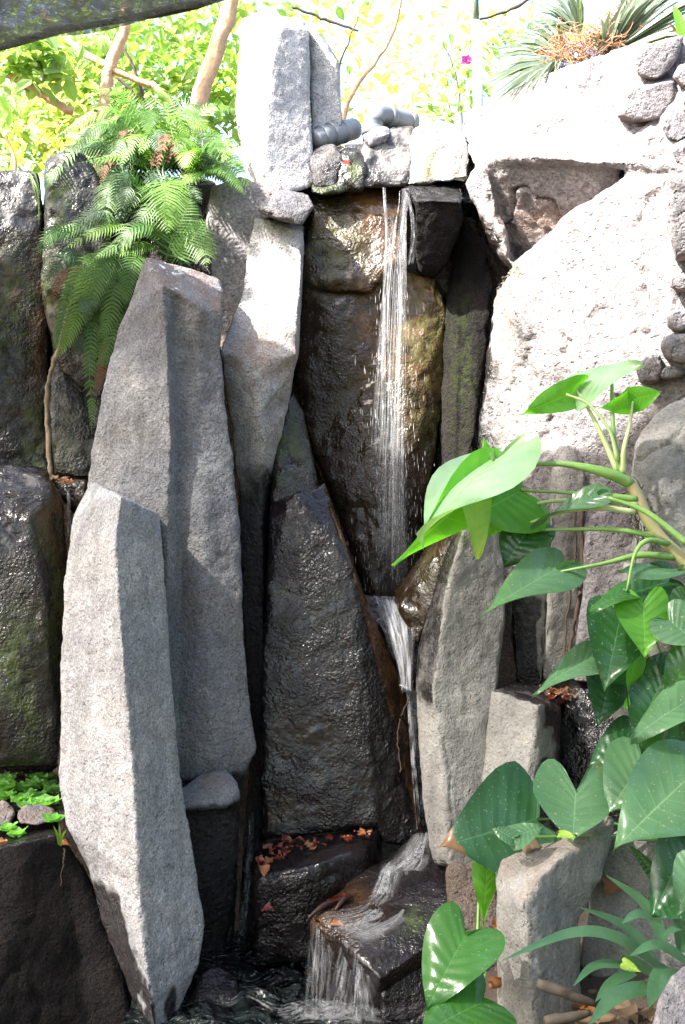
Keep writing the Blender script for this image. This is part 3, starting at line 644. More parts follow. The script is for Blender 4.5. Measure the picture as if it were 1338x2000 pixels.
# foreground right
rock('boulder', [
    [(965, 1672, 3.86), (1008, 1652, 3.96), (1100, 1638, 4.0), (1178, 1592, 4.02), (1196, 1590, 4.0), (1202, 1612, 3.94), (1100, 1672, 3.72), (1060, 1708, 3.66), (1022, 1768, 3.60), (968, 1745, 3.76), (1170, 1720, 3.84), (1132, 1800, 3.80), (1180, 1640, 4.2), (980, 1700, 4.1)],
    [(968, 1740, 3.77), (1022, 1764, 3.60), (1060, 1706, 3.66), (1132, 1795, 3.80), (1120, 1890, 3.76), (1138, 2080, 3.7), (1052, 2080, 3.55), (972, 1880, 3.74), (980, 2080, 3.68), (980, 1800, 4.1), (1130, 1900, 4.1), (1120, 2080, 4.0), (980, 2080, 4.0)]],
    'smooth', 'angular grey foreground boulder with pinkish slanted top', 'boulder', voxel=0.009, amp=0.7, noise=((3, 0.016, 2), (11, 0.008, 3), (40, 0.004, 2)), masks={'rust': lambda px, py, nr: 0.22 * step(nr[:, 2], 0.3, 0.7)})
rock('boulder', [fr([(1172, 1660, 4.06), (1210, 1620, 4.1), (1338, 1600, 4.02), (1420, 1600, 3.98), (1420, 1960, 3.9), (1200, 1960, 3.94), (1130, 1880, 4.0), (1150, 1760, 4.04)], 0.3, 0.95)],
    'smooth', 'broad grey rock behind the strap-leaved plants', 'boulder', voxel=0.012, amp=1.2)
rock('boulder', [fr([(880, 1690, 4.35), (965, 1690, 4.3), (985, 1800, 4.2), (985, 1960, 4.1), (900, 1990, 4.1), (880, 1850, 4.25), (900, 1780, 4.3)], 0.3, 0.95)],
    'soilrock', 'brown earthy rock between cascade and foreground boulder', 'boulder', voxel=0.011, amp=1.2)
rock('boulder', [fr([(1285, 1960, 3.2), (1310, 1905, 3.25), (1340, 1880, 3.3), (1420, 1860, 3.3), (1420, 2080, 3.1), (1260, 2080, 3.1)], 0.3, 0.9)],
    'wall', 'pinkish stone cut by the lower right corner', 'boulder', voxel=0.010, amp=0.8)
# ------------------------------------------------------------------ plant materials
def leaf_mat(name, col, col2, rough=0.38, trans=0.35, vein=None, nveins=11.0, spots=0.0, tcol=None, spec=0.5, blotch=None):
    m, nt, out = new_mat(name); g = G(nt)
    uv = g.n('ShaderNodeUVMap').outputs[0]
    sep = g.n('ShaderNodeSeparateXYZ'); nt.links.new(uv, sep.inputs[0])
    pos = g.n('ShaderNodeNewGeometry').outputs['Position']
    c = g.mix(g.ramp(g.noise(pos, 5.5, 4, 0.65), 0.32, 0.68), col, col2)
    hgt = g.noise(pos, 45, 3, 0.6)
    if vein:
        av = g.math('ABSOLUTE', sep.outputs[1])
        fr_ = g.math('FRACT', g.math('MULTIPLY', g.math('SUBTRACT', sep.outputs[0], g.math('MULTIPLY', av, 0.05)), nveins))
        dist = g.math('ABSOLUTE', g.math('SUBTRACT', fr_, 0.5))
        lat = g.math('MULTIPLY', g.ramp(dist, 0.0, 0.06, 1, 0), g.ramp(av, 0.0, 0.95, 1, 0.2))
        rib = g.ramp(av, 0.0, 0.035, 1, 0)
        vv = g.math('MAXIMUM', g.math('MULTIPLY', lat, 0.6), rib)
        c = g.mix(g.math('MULTIPLY', vv, 0.85), c, vein)
        hgt = g.math('ADD', g.math('MULTIPLY', hgt, 0.35), g.math('MULTIPLY', g.ramp(dist, 0, 0.5, 0, 1), 0.45))
    if spots > 0:
        sp = g.ramp(g.noise(pos, 120, 2, 0.5), 0.66, 0.72, 0, spots)
        c = g.mix(sp, c, (0.35, 0.36, 0.28))
        sp2 = g.ramp(g.noise(pos, 24, 3, 0.6), 0.69, 0.735, 0, 0.85)
        c = g.mix(sp2, c, (0.17, 0.12, 0.045))
    if blotch:
        c = g.mix(g.math('MULTIPLY', g.ramp(g.math('ADD', sep.outputs[0], g.math('MULTIPLY', g.noise(pos, 14, 3, 0.5), 0.22)), blotch[0], blotch[0] + 0.02), 1.0), c, blotch[1])
    p = g.n('ShaderNodeBsdfPrincipled')
    g.put(p.inputs['Base Color'], c); p.inputs['Roughness'].default_value = rough
    p.inputs['Specular IOR Level'].default_value = spec
    bp = g.n('ShaderNodeBump'); bp.inputs['Distance'].default_value = 0.006; bp.inputs['Strength'].default_value = 0.4
    g.put(bp.inputs['Height'], hgt); g.put(p.inputs['Normal'], bp.outputs[0])
    t = g.n('ShaderNodeBsdfTranslucent')
    if tcol is None: tc = g.mix(1.0, c, (2.2, 2.4, 0.9), 'MULTIPLY')
    else: tc = tcol
    g.put(t.inputs['Color'], tc)
    mx = g.n('ShaderNodeMixShader'); mx.inputs[0].default_value = trans
    nt.links.new(p.outputs[0], mx.inputs[1]); nt.links.new(t.outputs[0], mx.inputs[2])
    nt.links.new(mx.outputs[0], out.inputs[0])
    return m
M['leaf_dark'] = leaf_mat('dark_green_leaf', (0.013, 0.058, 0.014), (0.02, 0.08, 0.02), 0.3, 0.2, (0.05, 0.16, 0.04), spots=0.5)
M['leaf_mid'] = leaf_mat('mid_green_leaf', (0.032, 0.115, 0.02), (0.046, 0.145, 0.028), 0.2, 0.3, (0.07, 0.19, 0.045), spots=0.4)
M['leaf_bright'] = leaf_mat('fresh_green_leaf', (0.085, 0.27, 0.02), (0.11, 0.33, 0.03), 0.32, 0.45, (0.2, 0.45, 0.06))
M['leaf_pale'] = leaf_mat('green_leaf_painted_sky_sheen', (0.06, 0.145, 0.062), (0.085, 0.18, 0.08), 0.24, 0.22, (0.15, 0.27, 0.13), spots=0.6)  # paleness is reflected sky sheen put into the leaf colour
M['leaf_sun'] = leaf_mat('green_leaf_painted_sunlit', (0.21, 0.35, 0.17), (0.27, 0.41, 0.23), 0.22, 0.25, (0.22, 0.38, 0.16))  # lighter copy: sunlight painted into leaves that lie under the net
M['leaf_scorched'] = leaf_mat('green_leaf_with_brown_tip', (0.02, 0.075, 0.028), (0.03, 0.10, 0.036), 0.36, 0.2, (0.07, 0.17, 0.06), spots=0.5, blotch=(0.97, (0.17, 0.09, 0.04)))
M['leaf_yellow'] = leaf_mat('yellow_green_leaf', (0.26, 0.42, 0.05), (0.34, 0.46, 0.09), 0.45, 0.4, (0.4, 0.5, 0.15))
M['fern'] = leaf_mat('green_fern', (0.038, 0.105, 0.011), (0.066, 0.14, 0.017), 0.5, 0.3)
M['fern_light'] = leaf_mat('light_green_fern', (0.08, 0.175, 0.015), (0.115, 0.21, 0.024), 0.5, 0.35)
M['fern_dark'] = leaf_mat('deep_green_fern', (0.016, 0.055, 0.012), (0.026, 0.078, 0.016), 0.5, 0.25)
M['fern_dead'] = leaf_mat('dry_brown_fern', (0.11, 0.05, 0.025), (0.17, 0.08, 0.04), 0.8, 0.2, tcol=(0.16, 0.07, 0.03))
M['crown'] = leaf_mat('sunlit_yellow_green_leaf', (0.14, 0.235, 0.075), (0.25, 0.31, 0.135), 0.45, 0.45)
M['crown_pale'] = leaf_mat('pale_yellow_leaf', (0.38, 0.42, 0.16), (0.46, 0.45, 0.24), 0.5, 0.5)
M['palm'] = leaf_mat('grey_green_palm_leaf', (0.10, 0.135, 0.09), (0.14, 0.175, 0.125), 0.45, 0.2)
M['strap'] = leaf_mat('strap_leaf', (0.05, 0.13, 0.055), (0.08, 0.175, 0.08), 0.36, 0.25)
M['lettuce'] = leaf_mat('water_lettuce_leaf', (0.16, 0.40, 0.08), (0.24, 0.48, 0.12), 0.55, 0.35)
M['dead_red'] = leaf_mat('wet_red_brown_leaf', (0.09, 0.014, 0.008), (0.16, 0.03, 0.012), 0.22, 0.1, tcol=(0.3, 0.06, 0.02))
M['dead_orange'] = leaf_mat('orange_brown_leaf', (0.20, 0.07, 0.02), (0.27, 0.11, 0.035), 0.5, 0.15, tcol=(0.25, 0.1, 0.03))
M['dead_tan'] = leaf_mat('tan_dry_leaf', (0.12, 0.075, 0.042), (0.18, 0.12, 0.07), 0.7, 0.15, tcol=(0.16, 0.1, 0.05))
M['petal'] = leaf_mat('magenta_petal', (0.5, 0.05, 0.35), (0.6, 0.1, 0.4), 0.6, 0.4, tcol=(0.7, 0.1, 0.5))
def plain_mat(name, c1, c2, rough=0.7, scale=20, bump=0.004, metallic=0.0):
    m, nt, out = new_mat(name); g = G(nt)
    pos = g.n('ShaderNodeNewGeometry').outputs['Position']
    p = g.n('ShaderNodeBsdfPrincipled'); n = g.noise(pos, scale, 6, 0.65)
    g.put(p.inputs['Base Color'], g.mix(g.ramp(n, 0.3, 0.7), c1, c2)); p.inputs['Roughness'].default_value = rough
    bp = g.n('ShaderNodeBump'); bp.inputs['Distance'].default_value = bump
    g.put(bp.inputs['Height'], n); g.put(p.inputs['Normal'], bp.outputs[0])
    nt.links.new(p.outputs[0], out.inputs[0]); return m
M['stem'] = plain_mat('green_stem', (0.13, 0.27, 0.05), (0.2, 0.34, 0.09), 0.4, 14, 0.002)
M['stem_pale'] = plain_mat('pale_petiole', (0.36, 0.46, 0.17), (0.45, 0.52, 0.26), 0.4, 14, 0.002)
M['oldstem'] = plain_mat('ringed_tan_stem', (0.32, 0.24, 0.13), (0.2, 0.25, 0.08), 0.6, 12, 0.004)
M['bark'] = plain_mat('tan_bark', (0.42, 0.26, 0.15), (0.55, 0.36, 0.22), 0.8, 30, 0.01)
M['twig'] = plain_mat('brown_twig', (0.045, 0.03, 0.022), (0.08, 0.052, 0.035), 0.8, 40, 0.003)
M['fibre'] = plain_mat('orange_palm_fibre', (0.30, 0.13, 0.06), (0.42, 0.22, 0.12), 0.85, 30, 0.004)
M['root'] = plain_mat('fibrous_root', (0.17, 0.125, 0.08), (0.26, 0.2, 0.14), 0.85, 60, 0.004)
M['litter'] = plain_mat('dry_stalk', (0.06, 0.045, 0.032), (0.10, 0.075, 0.05), 0.8, 20, 0.004)
M['pipe'] = plain_mat('grey_plastic_pipe', (0.12, 0.13, 0.14), (0.16, 0.17, 0.18), 0.42, 5, 0.001)
M['pole'] = plain_mat('pole_painted_sunlit', (0.55, 0.62, 0.42), (0.62, 0.66, 0.5), 0.5, 8, 0.001)  # the lower pole's overexposed sunlight is put into this colour
M['pole_dark'] = plain_mat('grey_green_pole', (0.07, 0.10, 0.07), (0.1, 0.13, 0.1), 0.6, 8, 0.001)

# ------------------------------------------------------------------ shade net overhead (its far edge crosses the upper left)
NZ = CZ + 1.90
EA = Vector((-1.40, 4.75, 0)); EB = Vector((-0.473, 4.32, 0)); ED = (EB - EA).normalized(); EN = Vector((ED.y, -ED.x, 0))
if EN.y > 0: EN = -EN
m, nt, out = new_mat('black_shade_cloth'); g = G(nt)
pos = g.n('ShaderNodeNewGeometry').outputs['Position']
wv = g.noise(pos, 5.5, 5, 0.65, 1.2)
hol = g.ramp(g.noise(pos, 20, 3, 0.65, 2.5), 0.55, 0.68)
op = g.math('SUBTRACT', g.ramp(wv, 0.3, 0.7, 0.94, 0.74), g.math('MULTIPLY', hol, 0.42), clamp=True)
dif = g.n('ShaderNodeBsdfPrincipled'); g.put(dif.inputs['Base Color'], (0.035, 0.04, 0.036)); dif.inputs['Roughness'].default_value = 0.7
tl = g.n('ShaderNodeBsdfTranslucent'); g.put(tl.inputs['Color'], (0.075, 0.082, 0.072))
ad = g.n('ShaderNodeMixShader'); ad.inputs[0].default_value = 0.35; nt.links.new(dif.outputs[0], ad.inputs[1]); nt.links.new(tl.outputs[0], ad.inputs[2])
tr = g.n('ShaderNodeBsdfTransparent'); mx = g.n('ShaderNodeMixShader'); g.put(mx.inputs[0], op)
nt.links.new(tr.outputs[0], mx.inputs[1]); nt.links.new(ad.outputs[0], mx.inputs[2]); nt.links.new(mx.outputs[0], out.inputs[0])
M['net'] = m
M['hem'] = plain_mat('black_hem_cord', (0.012, 0.014, 0.012), (0.03, 0.035, 0.03), 0.8, 60, 0.006)
net = empty('shade_net', (EA.x, EA.y, NZ), 'black woven shade net stretched overhead at upper left', 'shade net')
ns, nw = 120, 60
S = np.linspace(-4.6, 5.4, ns); W = np.linspace(0, 1, nw) ** 1.3 * 5.5
vv = []
for w_ in W:
    for s_ in S:
        p = EA + ED * float(s_) + EN * float(w_)
        vv.append((p.x, p.y, NZ + 0.05 * w_))
vv = np.array(vv)
vv[:, 2] += 0.05 * fbm(vv, 0.9, 3, 41) + 0.02 * fbm(vv, 4, 2, 43)
edge_z = vv[:ns].copy()
ff = [(j * ns + i, j * ns + i + 1, (j + 1) * ns + i + 1, (j + 1) * ns + i) for j in range(nw - 1) for i in range(ns - 1)]
link_mesh('net_cloth', mesh_from(vv, ff), M['net'], net)
fold = vv[:ns * 10].copy(); fold[:, 2] -= 0.03 + 0.02 * fbm(fold, 2.2, 2, 47)           # the doubled-back edge of the cloth
link_mesh('folded_edge', mesh_from(fold, [q for q in ff if max(q) < ns * 10]), M['net'], net)
mb = MB(); hp = [Vector(v) + Vector((0, 0, -0.008)) for v in edge_z]
rr = np.random.RandomState(4)
mb.tube(hp, [0.012 + 0.010 * (0.5 + 0.5 * math.sin(i * 0.9)) * rr.rand() for i in range(ns)], 8)
mb.build('hem', M['hem'], net)

# ------------------------------------------------------------------ leaves
BOUND = [(0.0, 0.0), (-0.10, 0.07), (-0.24, 0.17), (-0.30, 0.31), (-0.22, 0.44), (-0.02, 0.52), (0.22, 0.50), (0.46, 0.40), (0.68, 0.26), (0.86, 0.11), (1.0, 0.0)]
BS = spline([Vector((u, v, 0)) for u, v in BOUND], 19)
def heart(base, tip, width=0.8, normal=(0, -1, 0.6), fold=0.12, curl=0.15, wave=0.02, lobe=1.0, seed=0, nv=6):
    """a heart-shaped blade from petiole to tip; world-space mesh with uv (along, across)"""
    base = Vector(base); tip = Vector(tip); U = tip - base; L = U.length; U.normalize()
    N = Vector(normal); N = (N - U * N.dot(U)).normalized(); V = N.cross(U)
    r = random.Random(seed * 31 + 5); ph = r.uniform(0, 6.28); tw = r.uniform(-0.15, 0.15)
    verts = []; uvs = []; faces = []
    m = len(BS)
    for side in (1, -1):
        b0 = len(verts)
        asym = 1 + side * tw * 0.5
        for i in range(m):
            s = i / (m - 1)
            mu = max(0.0, (s - 0.22) / 0.78)
            bu, bv = BS[i].x, BS[i].y
            if bu < 0: bu *= lobe
            for j in range(nv + 1):
                t = j / nv
                u = mu + (bu - mu) * t; v = bv * t * 2.0 * 0.5 * width * asym * 1.0
                h = fold * v + 0.0
                h -= curl * max(0, u) ** 2 * 0.9
                h -= curl * 1.1 * (v ** 2) / max(0.3, width)
                h += wave * math.sin(ph + 9 * s + 2.0 * side) * t * t * 2
                p = base + U * (u * L) + V * (side * v * L) + N * (h * L)
                verts.append(p); uvs.append((s, side * t))
        for i in range(m - 1):
            for j in range(nv):
                a = b0 + i * (nv + 1) + j; q = (a, a + 1, a + nv + 2, a + nv + 1)
                faces.append(q if side == 1 else q[::-1])
    return mesh_from(verts, faces, uvs)
def blade(path, width, normal=(0, -0.6, 1), n=16, fold=0.25, profile=None, twist=0.0):
    """strap leaf along a path of world points"""
    pts = spline(path, n); verts = []; uvs = []; faces = []
    for i, p in enumerate(pts):
        t = i / (n - 1)
        T = (pts[min(i + 1, n - 1)] - pts[max(i - 1, 0)]).normalized()
        N = Vector(normal); N = (N - T * N.dot(T))
        if N.length < 1e-3: N = Vector((1, 0, 0))
        N.normalize(); V = N.cross(T)
        if twist:
            q = Matrix.Rotation(twist * t, 3, T); N = q @ N; V = q @ V
        w = width * (profile(t) if profile else (min(1, 0.55 + 1.8 * t) * (1 - t ** 3.2)))
        for k in (-1, -0.5, 0, 0.5, 1):
            verts.append(p + V * (k * w * 0.5) + N * (abs(k) * fold * w * 0.5)); uvs.append((t, k))
    for i in range(n - 1):
        for k in range(4):
            a = i * 5 + k; faces.append((a, a + 1, a + 6, a + 5))
    return mesh_from(verts, faces, uvs)

# climbing plant: leaves are (base, tip, width, normal, material, fold, curl, lobe)
climber = empty('climbing_philodendron', P(1345, 1110, 4.05), 'large climbing plant with arrow leaves reaching left across the rock', 'plant')
def stemtube(name, pts, radii, mat, parent, n=9, seg=16, origin=None):
    mb = MB(); sp = spline([P(*p) for p in pts], seg)
    rs = np.interp(np.linspace(0, 1, seg), np.linspace(0, 1, len(radii)), radii)
    mb.tube(sp, list(rs), n)
    return mb.build(name, M[mat], parent, origin=origin)
stemtube('stem', [(1212, 922, 4.12), (1240, 960, 4.12), (1262, 1008, 4.10), (1292, 1052, 4.08), (1345, 1105, 4.05), (1420, 1200, 4.0)], [0.017, 0.024, 0.023, 0.022, 0.024, 0.026], 'oldstem', climber, seg=26)
PET = [
    ([(1232, 945, 4.12), (1190, 925, 4.10), (1110, 907, 4.12), (1040, 906, 4.15), (964, 898, 4.18)], [0.020, 0.020, 0.011, 0.007, 0.006], 'stem'),
    ([(1244, 975, 4.10), (1180, 968, 4.12), (1100, 962, 4.18), (1016, 958, 4.22)], [0.012, 0.012, 0.006, 0.005], 'stem'),
    ([(1246, 985, 4.10), (1180, 978, 4.14), (1090, 978, 4.2), (1000, 992, 4.28)], [0.012, 0.011, 0.007, 0.005], 'stem_pale'),
    ([(1240, 1000, 4.10), (1170, 992, 4.10), (1100, 1000, 4.12), (1036, 1020, 4.15)], [0.011, 0.010, 0.006, 0.004], 'stem_pale'),
    ([(1284, 1048, 4.08), (1200, 1034, 4.10), (1110, 1034, 4.16), (1036, 1036, 4.24)], [0.011, 0.009, 0.006, 0.004], 'stem'),
    ([(1318, 1088, 4.06), (1250, 1084, 4.04), (1180, 1100, 4.04), (1086, 1118, 4.08)], [0.013, 0.012, 0.007, 0.004], 'stem'),
    ([(1306, 1062, 4.06), (1265, 1056, 4.0), (1240, 1082, 3.96), (1224, 1155, 3.92)], [0.010, 0.010, 0.006, 0.004], 'stem'),
    ([(1188, 972, 4.04), (1262, 1000, 4.0), (1345, 1064, 3.95)], [0.006, 0.010, 0.012], 'stem'),
    ([(1213, 926, 4.12), (1200, 860, 4.12), (1196, 800, 4.14), (1195, 742, 4.16)], [0.012, 0.009, 0.007, 0.006], 'stem'),
    ([(1208, 924, 4.13), (1180, 860, 4.15), (1150, 800, 4.18), (1126, 762, 4.2)], [0.012, 0.010, 0.006, 0.005], 'stem_pale'),
    ([(1206, 900, 4.1), (1190, 840, 4.1), (1150, 790, 4.12), (1106, 770, 4.14)], [0.008, 0.006, 0.005, 0.004], 'stem_pale'),
    ([(1216, 924, 4.11), (1218, 880, 4.1), (1230, 830, 4.1), (1236, 784, 4.1)], [0.012, 0.009, 0.006, 0.005], 'stem_pale'),
]
for pts_, rr_, mt_ in PET: stemtube('petiole', pts_, rr_, mt_, climber)
UPN = (-0.2, -0.55, 0.8); FRN = (0, -1, 0.35)
LEAVES = [
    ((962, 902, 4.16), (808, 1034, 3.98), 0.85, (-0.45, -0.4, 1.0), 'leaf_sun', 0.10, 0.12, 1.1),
    ((958, 930, 4.20), (771, 1106, 4.02), 0.42, (0.5, -0.9, -0.2), 'leaf_bright', 0.1, 0.05, 0.5),
    ((1016, 959, 4.22), (918, 1012, 4.16), 1.35, (0.15, -1, 0.2), 'leaf_bright', 0.05, 0.1, 1.0),
    ((1000, 985, 4.26), (950, 1050, 4.22), 0.7, (0.3, -1, 0.1), 'leaf_bright', 0.1, 0.1, 0.6),
    ((930, 972, 4.14), (934, 1092, 4.12), 0.55, (0.3, -1, 0.2), 'leaf_yellow', 0.06, 0.02, 0.4),
    ((1034, 1030, 4.24), (984, 1104, 4.2), 1.15, (-0.2, -1, 0.3), 'leaf_dark', 0.15, 0.15, 1.0),
    ((1036, 1034, 4.24), (1030, 1102, 4.26), 0.5, (0.6, -1, 0.1), 'leaf_mid', 0.15, 0.1, 0.5),
    ((1168, 968, 4.08), (1030, 1019, 4.14), 0.34, (-0.1, -0.5, 0.9), 'leaf_pale', 0.1, 0.1, 0.6),
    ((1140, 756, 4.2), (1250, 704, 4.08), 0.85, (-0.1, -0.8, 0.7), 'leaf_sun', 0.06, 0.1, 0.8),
    ((1128, 762, 4.2), (1021, 811, 4.1), 0.42, (0.3, -1, -0.25), 'leaf_bright', 0.1, 0.08, 0.6),
    ((1232, 782, 4.1), (1292, 766, 4.05), 0.85, (0.1, -1, -0.25), 'leaf_bright', 0.1, 0.1, 0.4),
    ((1236, 784, 4.1), (1176, 798, 4.05), 0.62, (-0.1, -1, -0.2), 'leaf_bright', 0.1, 0.1, 0.4),
    ((952, 888, 4.2), (944, 854, 4.2), 0.5, FRN, 'leaf_bright', 0.1, 0.05, 0.4),
    ((1086, 1112, 4.08), (939, 1191, 3.92), 0.52, (-0.2, -0.75, 0.75), 'leaf_pale', 0.07, 0.08, 0.9),
    ((1322, 1114, 4.0), (1207, 1112, 3.95), 0.38, (-0.1, -0.45, 0.95), 'leaf_pale', 0.05, 0.08, 0.6),
    ((1224, 1158, 3.92), (1146, 1186, 3.86), 0.62, (-0.3, -0.6, 0.8), 'leaf_mid', 0.08, 0.15, 0.8)]
for k, (b_, t_, w_, n_, mt_, fo, cu, lo) in enumerate(LEAVES):
    link_mesh('leaf', heart(P(*b_), P(*t_), w_, n_, fo, cu, 0.045, lo, k), M[mt_], climber)
mb = MB()
for k in range(22):
    a = P(1235 + rng.uniform(-8, 40), 930 + rng.uniform(0, 110), 4.14); pts_ = [a]
    for q in range(5): a = a + Vector((rng.uniform(-0.02, 0.03), rng.uniform(0.0, 0.04), rng.uniform(-0.05, 0.02))); pts_.append(a)
    mb.tube(spline(pts_, 12), 0.0016, 4)
mb.build('aerial_root', M['twig'], climber)

# lower plants with heart leaves: separate clumps
def clump(name, loc, label, cat, leaves, seed0, root):
    o = empty(name, P(*loc), label, cat)
    for k, (b_, t_, w_, n_, mt_, fo, cu, lo) in enumerate(leaves):
        lf = link_mesh('leaf', heart(P(*b_), P(*t_), w_, n_, fo, cu, 0.045, lo, seed0 + k), M[mt_], o)
        mb = MB(); A = P(*b_); B = P(*root)
        N_ = Vector(n_).normalized()
        mid = A.lerp(B, 0.45) - N_ * 0.05 + Vector((0, 0.05, 0.02))
        mb.tube(spline([A - N_ * 0.003, mid, B + Vector((rng.uniform(-.05, .05), 0, rng.uniform(-.05, .05)))], 10), [0.004] * 5 + [0.006] * 5, 6)
        mb.build('petiole', M['stem'], lf)
    return o
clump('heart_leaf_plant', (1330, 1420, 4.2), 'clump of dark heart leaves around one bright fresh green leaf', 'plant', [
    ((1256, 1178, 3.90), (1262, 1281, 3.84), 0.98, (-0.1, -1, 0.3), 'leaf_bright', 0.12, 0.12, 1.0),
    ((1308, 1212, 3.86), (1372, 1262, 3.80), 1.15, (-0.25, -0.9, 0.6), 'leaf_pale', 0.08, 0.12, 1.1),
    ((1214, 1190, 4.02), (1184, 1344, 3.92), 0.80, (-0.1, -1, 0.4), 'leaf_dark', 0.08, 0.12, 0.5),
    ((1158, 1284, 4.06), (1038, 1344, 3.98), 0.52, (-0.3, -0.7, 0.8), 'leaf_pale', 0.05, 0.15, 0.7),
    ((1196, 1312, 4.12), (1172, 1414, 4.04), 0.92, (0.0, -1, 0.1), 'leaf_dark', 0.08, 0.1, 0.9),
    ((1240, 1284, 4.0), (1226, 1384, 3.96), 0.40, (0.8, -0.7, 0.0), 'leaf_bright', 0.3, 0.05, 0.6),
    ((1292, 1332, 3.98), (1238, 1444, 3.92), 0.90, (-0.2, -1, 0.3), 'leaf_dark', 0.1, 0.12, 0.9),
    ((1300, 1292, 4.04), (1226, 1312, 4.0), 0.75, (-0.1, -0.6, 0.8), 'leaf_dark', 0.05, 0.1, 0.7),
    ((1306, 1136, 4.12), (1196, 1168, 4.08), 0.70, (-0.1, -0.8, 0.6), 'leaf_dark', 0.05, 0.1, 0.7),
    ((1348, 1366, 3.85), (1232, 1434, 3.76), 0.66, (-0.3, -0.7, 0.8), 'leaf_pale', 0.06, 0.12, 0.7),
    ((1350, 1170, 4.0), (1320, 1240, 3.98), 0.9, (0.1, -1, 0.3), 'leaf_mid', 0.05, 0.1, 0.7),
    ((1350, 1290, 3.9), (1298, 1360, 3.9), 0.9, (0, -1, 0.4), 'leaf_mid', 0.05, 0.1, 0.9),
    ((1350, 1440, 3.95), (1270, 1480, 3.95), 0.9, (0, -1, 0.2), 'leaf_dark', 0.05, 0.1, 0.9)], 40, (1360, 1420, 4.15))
clump('heart_leaf_plant', (1300, 1680, 4.1), 'clump of broad heart leaves painted pale with sky sheen over the foreground boulder', 'plant', [
    ((1238, 1436, 4.06), (1152, 1492, 3.98), 0.72, (-0.3, -0.9, 0.5), 'leaf_dark', 0.05, 0.2, 0.6),
    ((1254, 1490, 3.88), (1188, 1584, 3.80), 1.05, (-0.2, -0.9, 0.5), 'leaf_pale', 0.08, 0.14, 1.0),
    ((1352, 1512, 3.74), (1202, 1648, 3.58), 0.82, (-0.25, -0.85, 0.6), 'leaf_pale', 0.07, 0.12, 0.9),
    ((1124, 1546, 3.86), (1120, 1640, 3.76), 1.55, (-0.05, -0.85, 0.6), 'leaf_pale', 0.06, 0.10, 2.3),
    ((1046, 1600, 3.90), (870, 1650, 3.78), 1.12, (-0.15, -1, 0.35), 'leaf_scorched', 0.06, 0.14, 0.5),
    ((1004, 1634, 3.74), (1062, 1612, 3.76), 0.90, (-0.1, -0.7, 0.8), 'leaf_pale', 0.1, 0.1, 0.8),
    ((1000, 1636, 3.73), (962, 1614, 3.74), 0.9, (-0.1, -0.7, 0.8), 'leaf_pale', 0.1, 0.1, 0.8),
    ((1092, 1628, 3.70), (1124, 1634, 3.68), 0.7, (0, -0.6, 0.8), 'leaf_yellow', 0.1, 0.05, 0.3),
    ((1300, 1450, 3.96), (1230, 1540, 3.94), 0.9, (0, -1, 0.3), 'leaf_mid', 0.05, 0.1, 0.8),
    ((1344, 1640, 3.72), (1274, 1792, 3.62), 0.60, (-0.3, -1, 0.1), 'leaf_dark', 0.1, 0.08, 0.4),
    ((1362, 1690, 3.50), (1322, 1790, 3.46), 0.8, (0, -1, 0.4), 'leaf_pale', 0.08, 0.1, 0.6),
    ((1352, 1752, 3.6), (1276, 1790, 3.56), 0.7, (0, -1, 0.3), 'leaf_dark', 0.08, 0.1, 0.6)], 60, (1340, 1640, 4.05))
clump('heart_leaf_plant', (955, 1900, 4.0), 'pair of glossy green heart leaves and a bright one by the foreground boulder', 'plant', [
    ((909, 1827, 3.52), (832, 1962, 3.36), 0.92, (-0.2, -0.8, 0.75), 'leaf_mid', 0.10, 0.14, 1.0),
    ((942, 1958, 3.42), (824, 2010, 3.28), 1.05, (-0.1, -0.6, 0.9), 'leaf_mid', 0.08, 0.12, 1.0),
    ((952, 1688, 3.86), (944, 1818, 3.82), 0.46, (0.4, -1, 0.0), 'leaf_bright', 0.1, 0.05, 0.4)], 80, (960, 1850, 3.9))

# strap-leaved plants, lower right
strap1 = empty('strap_leaf_plant', P(1290, 1930, 3.7), 'strap-leaved plant with arching grey-green leaves at lower right', 'plant')
ST = [([(1290, 1890, 3.66), (1205, 1832, 3.58), (1114, 1823, 3.5), (976, 1878, 3.36)], 0.046),
      ([(1280, 1880, 3.7), (1222, 1811, 3.7), (1130, 1771, 3.62)], 0.042), ([(1304, 1860, 3.72), (1262, 1770, 3.76), (1182, 1708, 3.78)], 0.042),
      ([(1292, 1800, 3.6), (1246, 1786, 3.55), (1214, 1804, 3.5)], 0.034), ([(1345, 1880, 3.6), (1284, 1846, 3.55), (1228, 1868, 3.48)], 0.040),
      ([(1284, 1905, 3.62), (1242, 1882, 3.56), (1212, 1856, 3.5)], 0.05), ([(1240, 1884, 3.6), (1164, 1886, 3.52), (1119, 1926, 3.42)], 0.032),
      ([(1240, 1900, 3.58), (1194, 1920, 3.5), (1162, 1958, 3.4)], 0.036), ([(1282, 1926, 3.52), (1204, 1946, 3.42), (1150, 2002, 3.3)], 0.056),
      ([(1304, 1888, 3.56), (1284, 1920, 3.46), (1266, 1970, 3.34)], 0.062), ([(1330, 1900, 3.56), (1304, 1910, 3.46), (1288, 1965, 3.36)], 0.045),
      ([(1330, 1860, 3.7), (1325, 1790, 3.7), (1300, 1740, 3.72)], 0.04), ([(1345, 1830, 3.66), (1330, 1810, 3.6), (1290, 1830, 3.52)], 0.035)]
for p_, w_ in ST: link_mesh('leaf', blade([P(*q) for q in p_], w_, (-0.1, -0.7, 0.8), 18, 0.18), M['strap'], strap1)
strap2 = empty('strap_leaf_plant', P(1290, 1720, 3.9), 'short dark strap leaves poking out under the big pale leaf', 'plant')
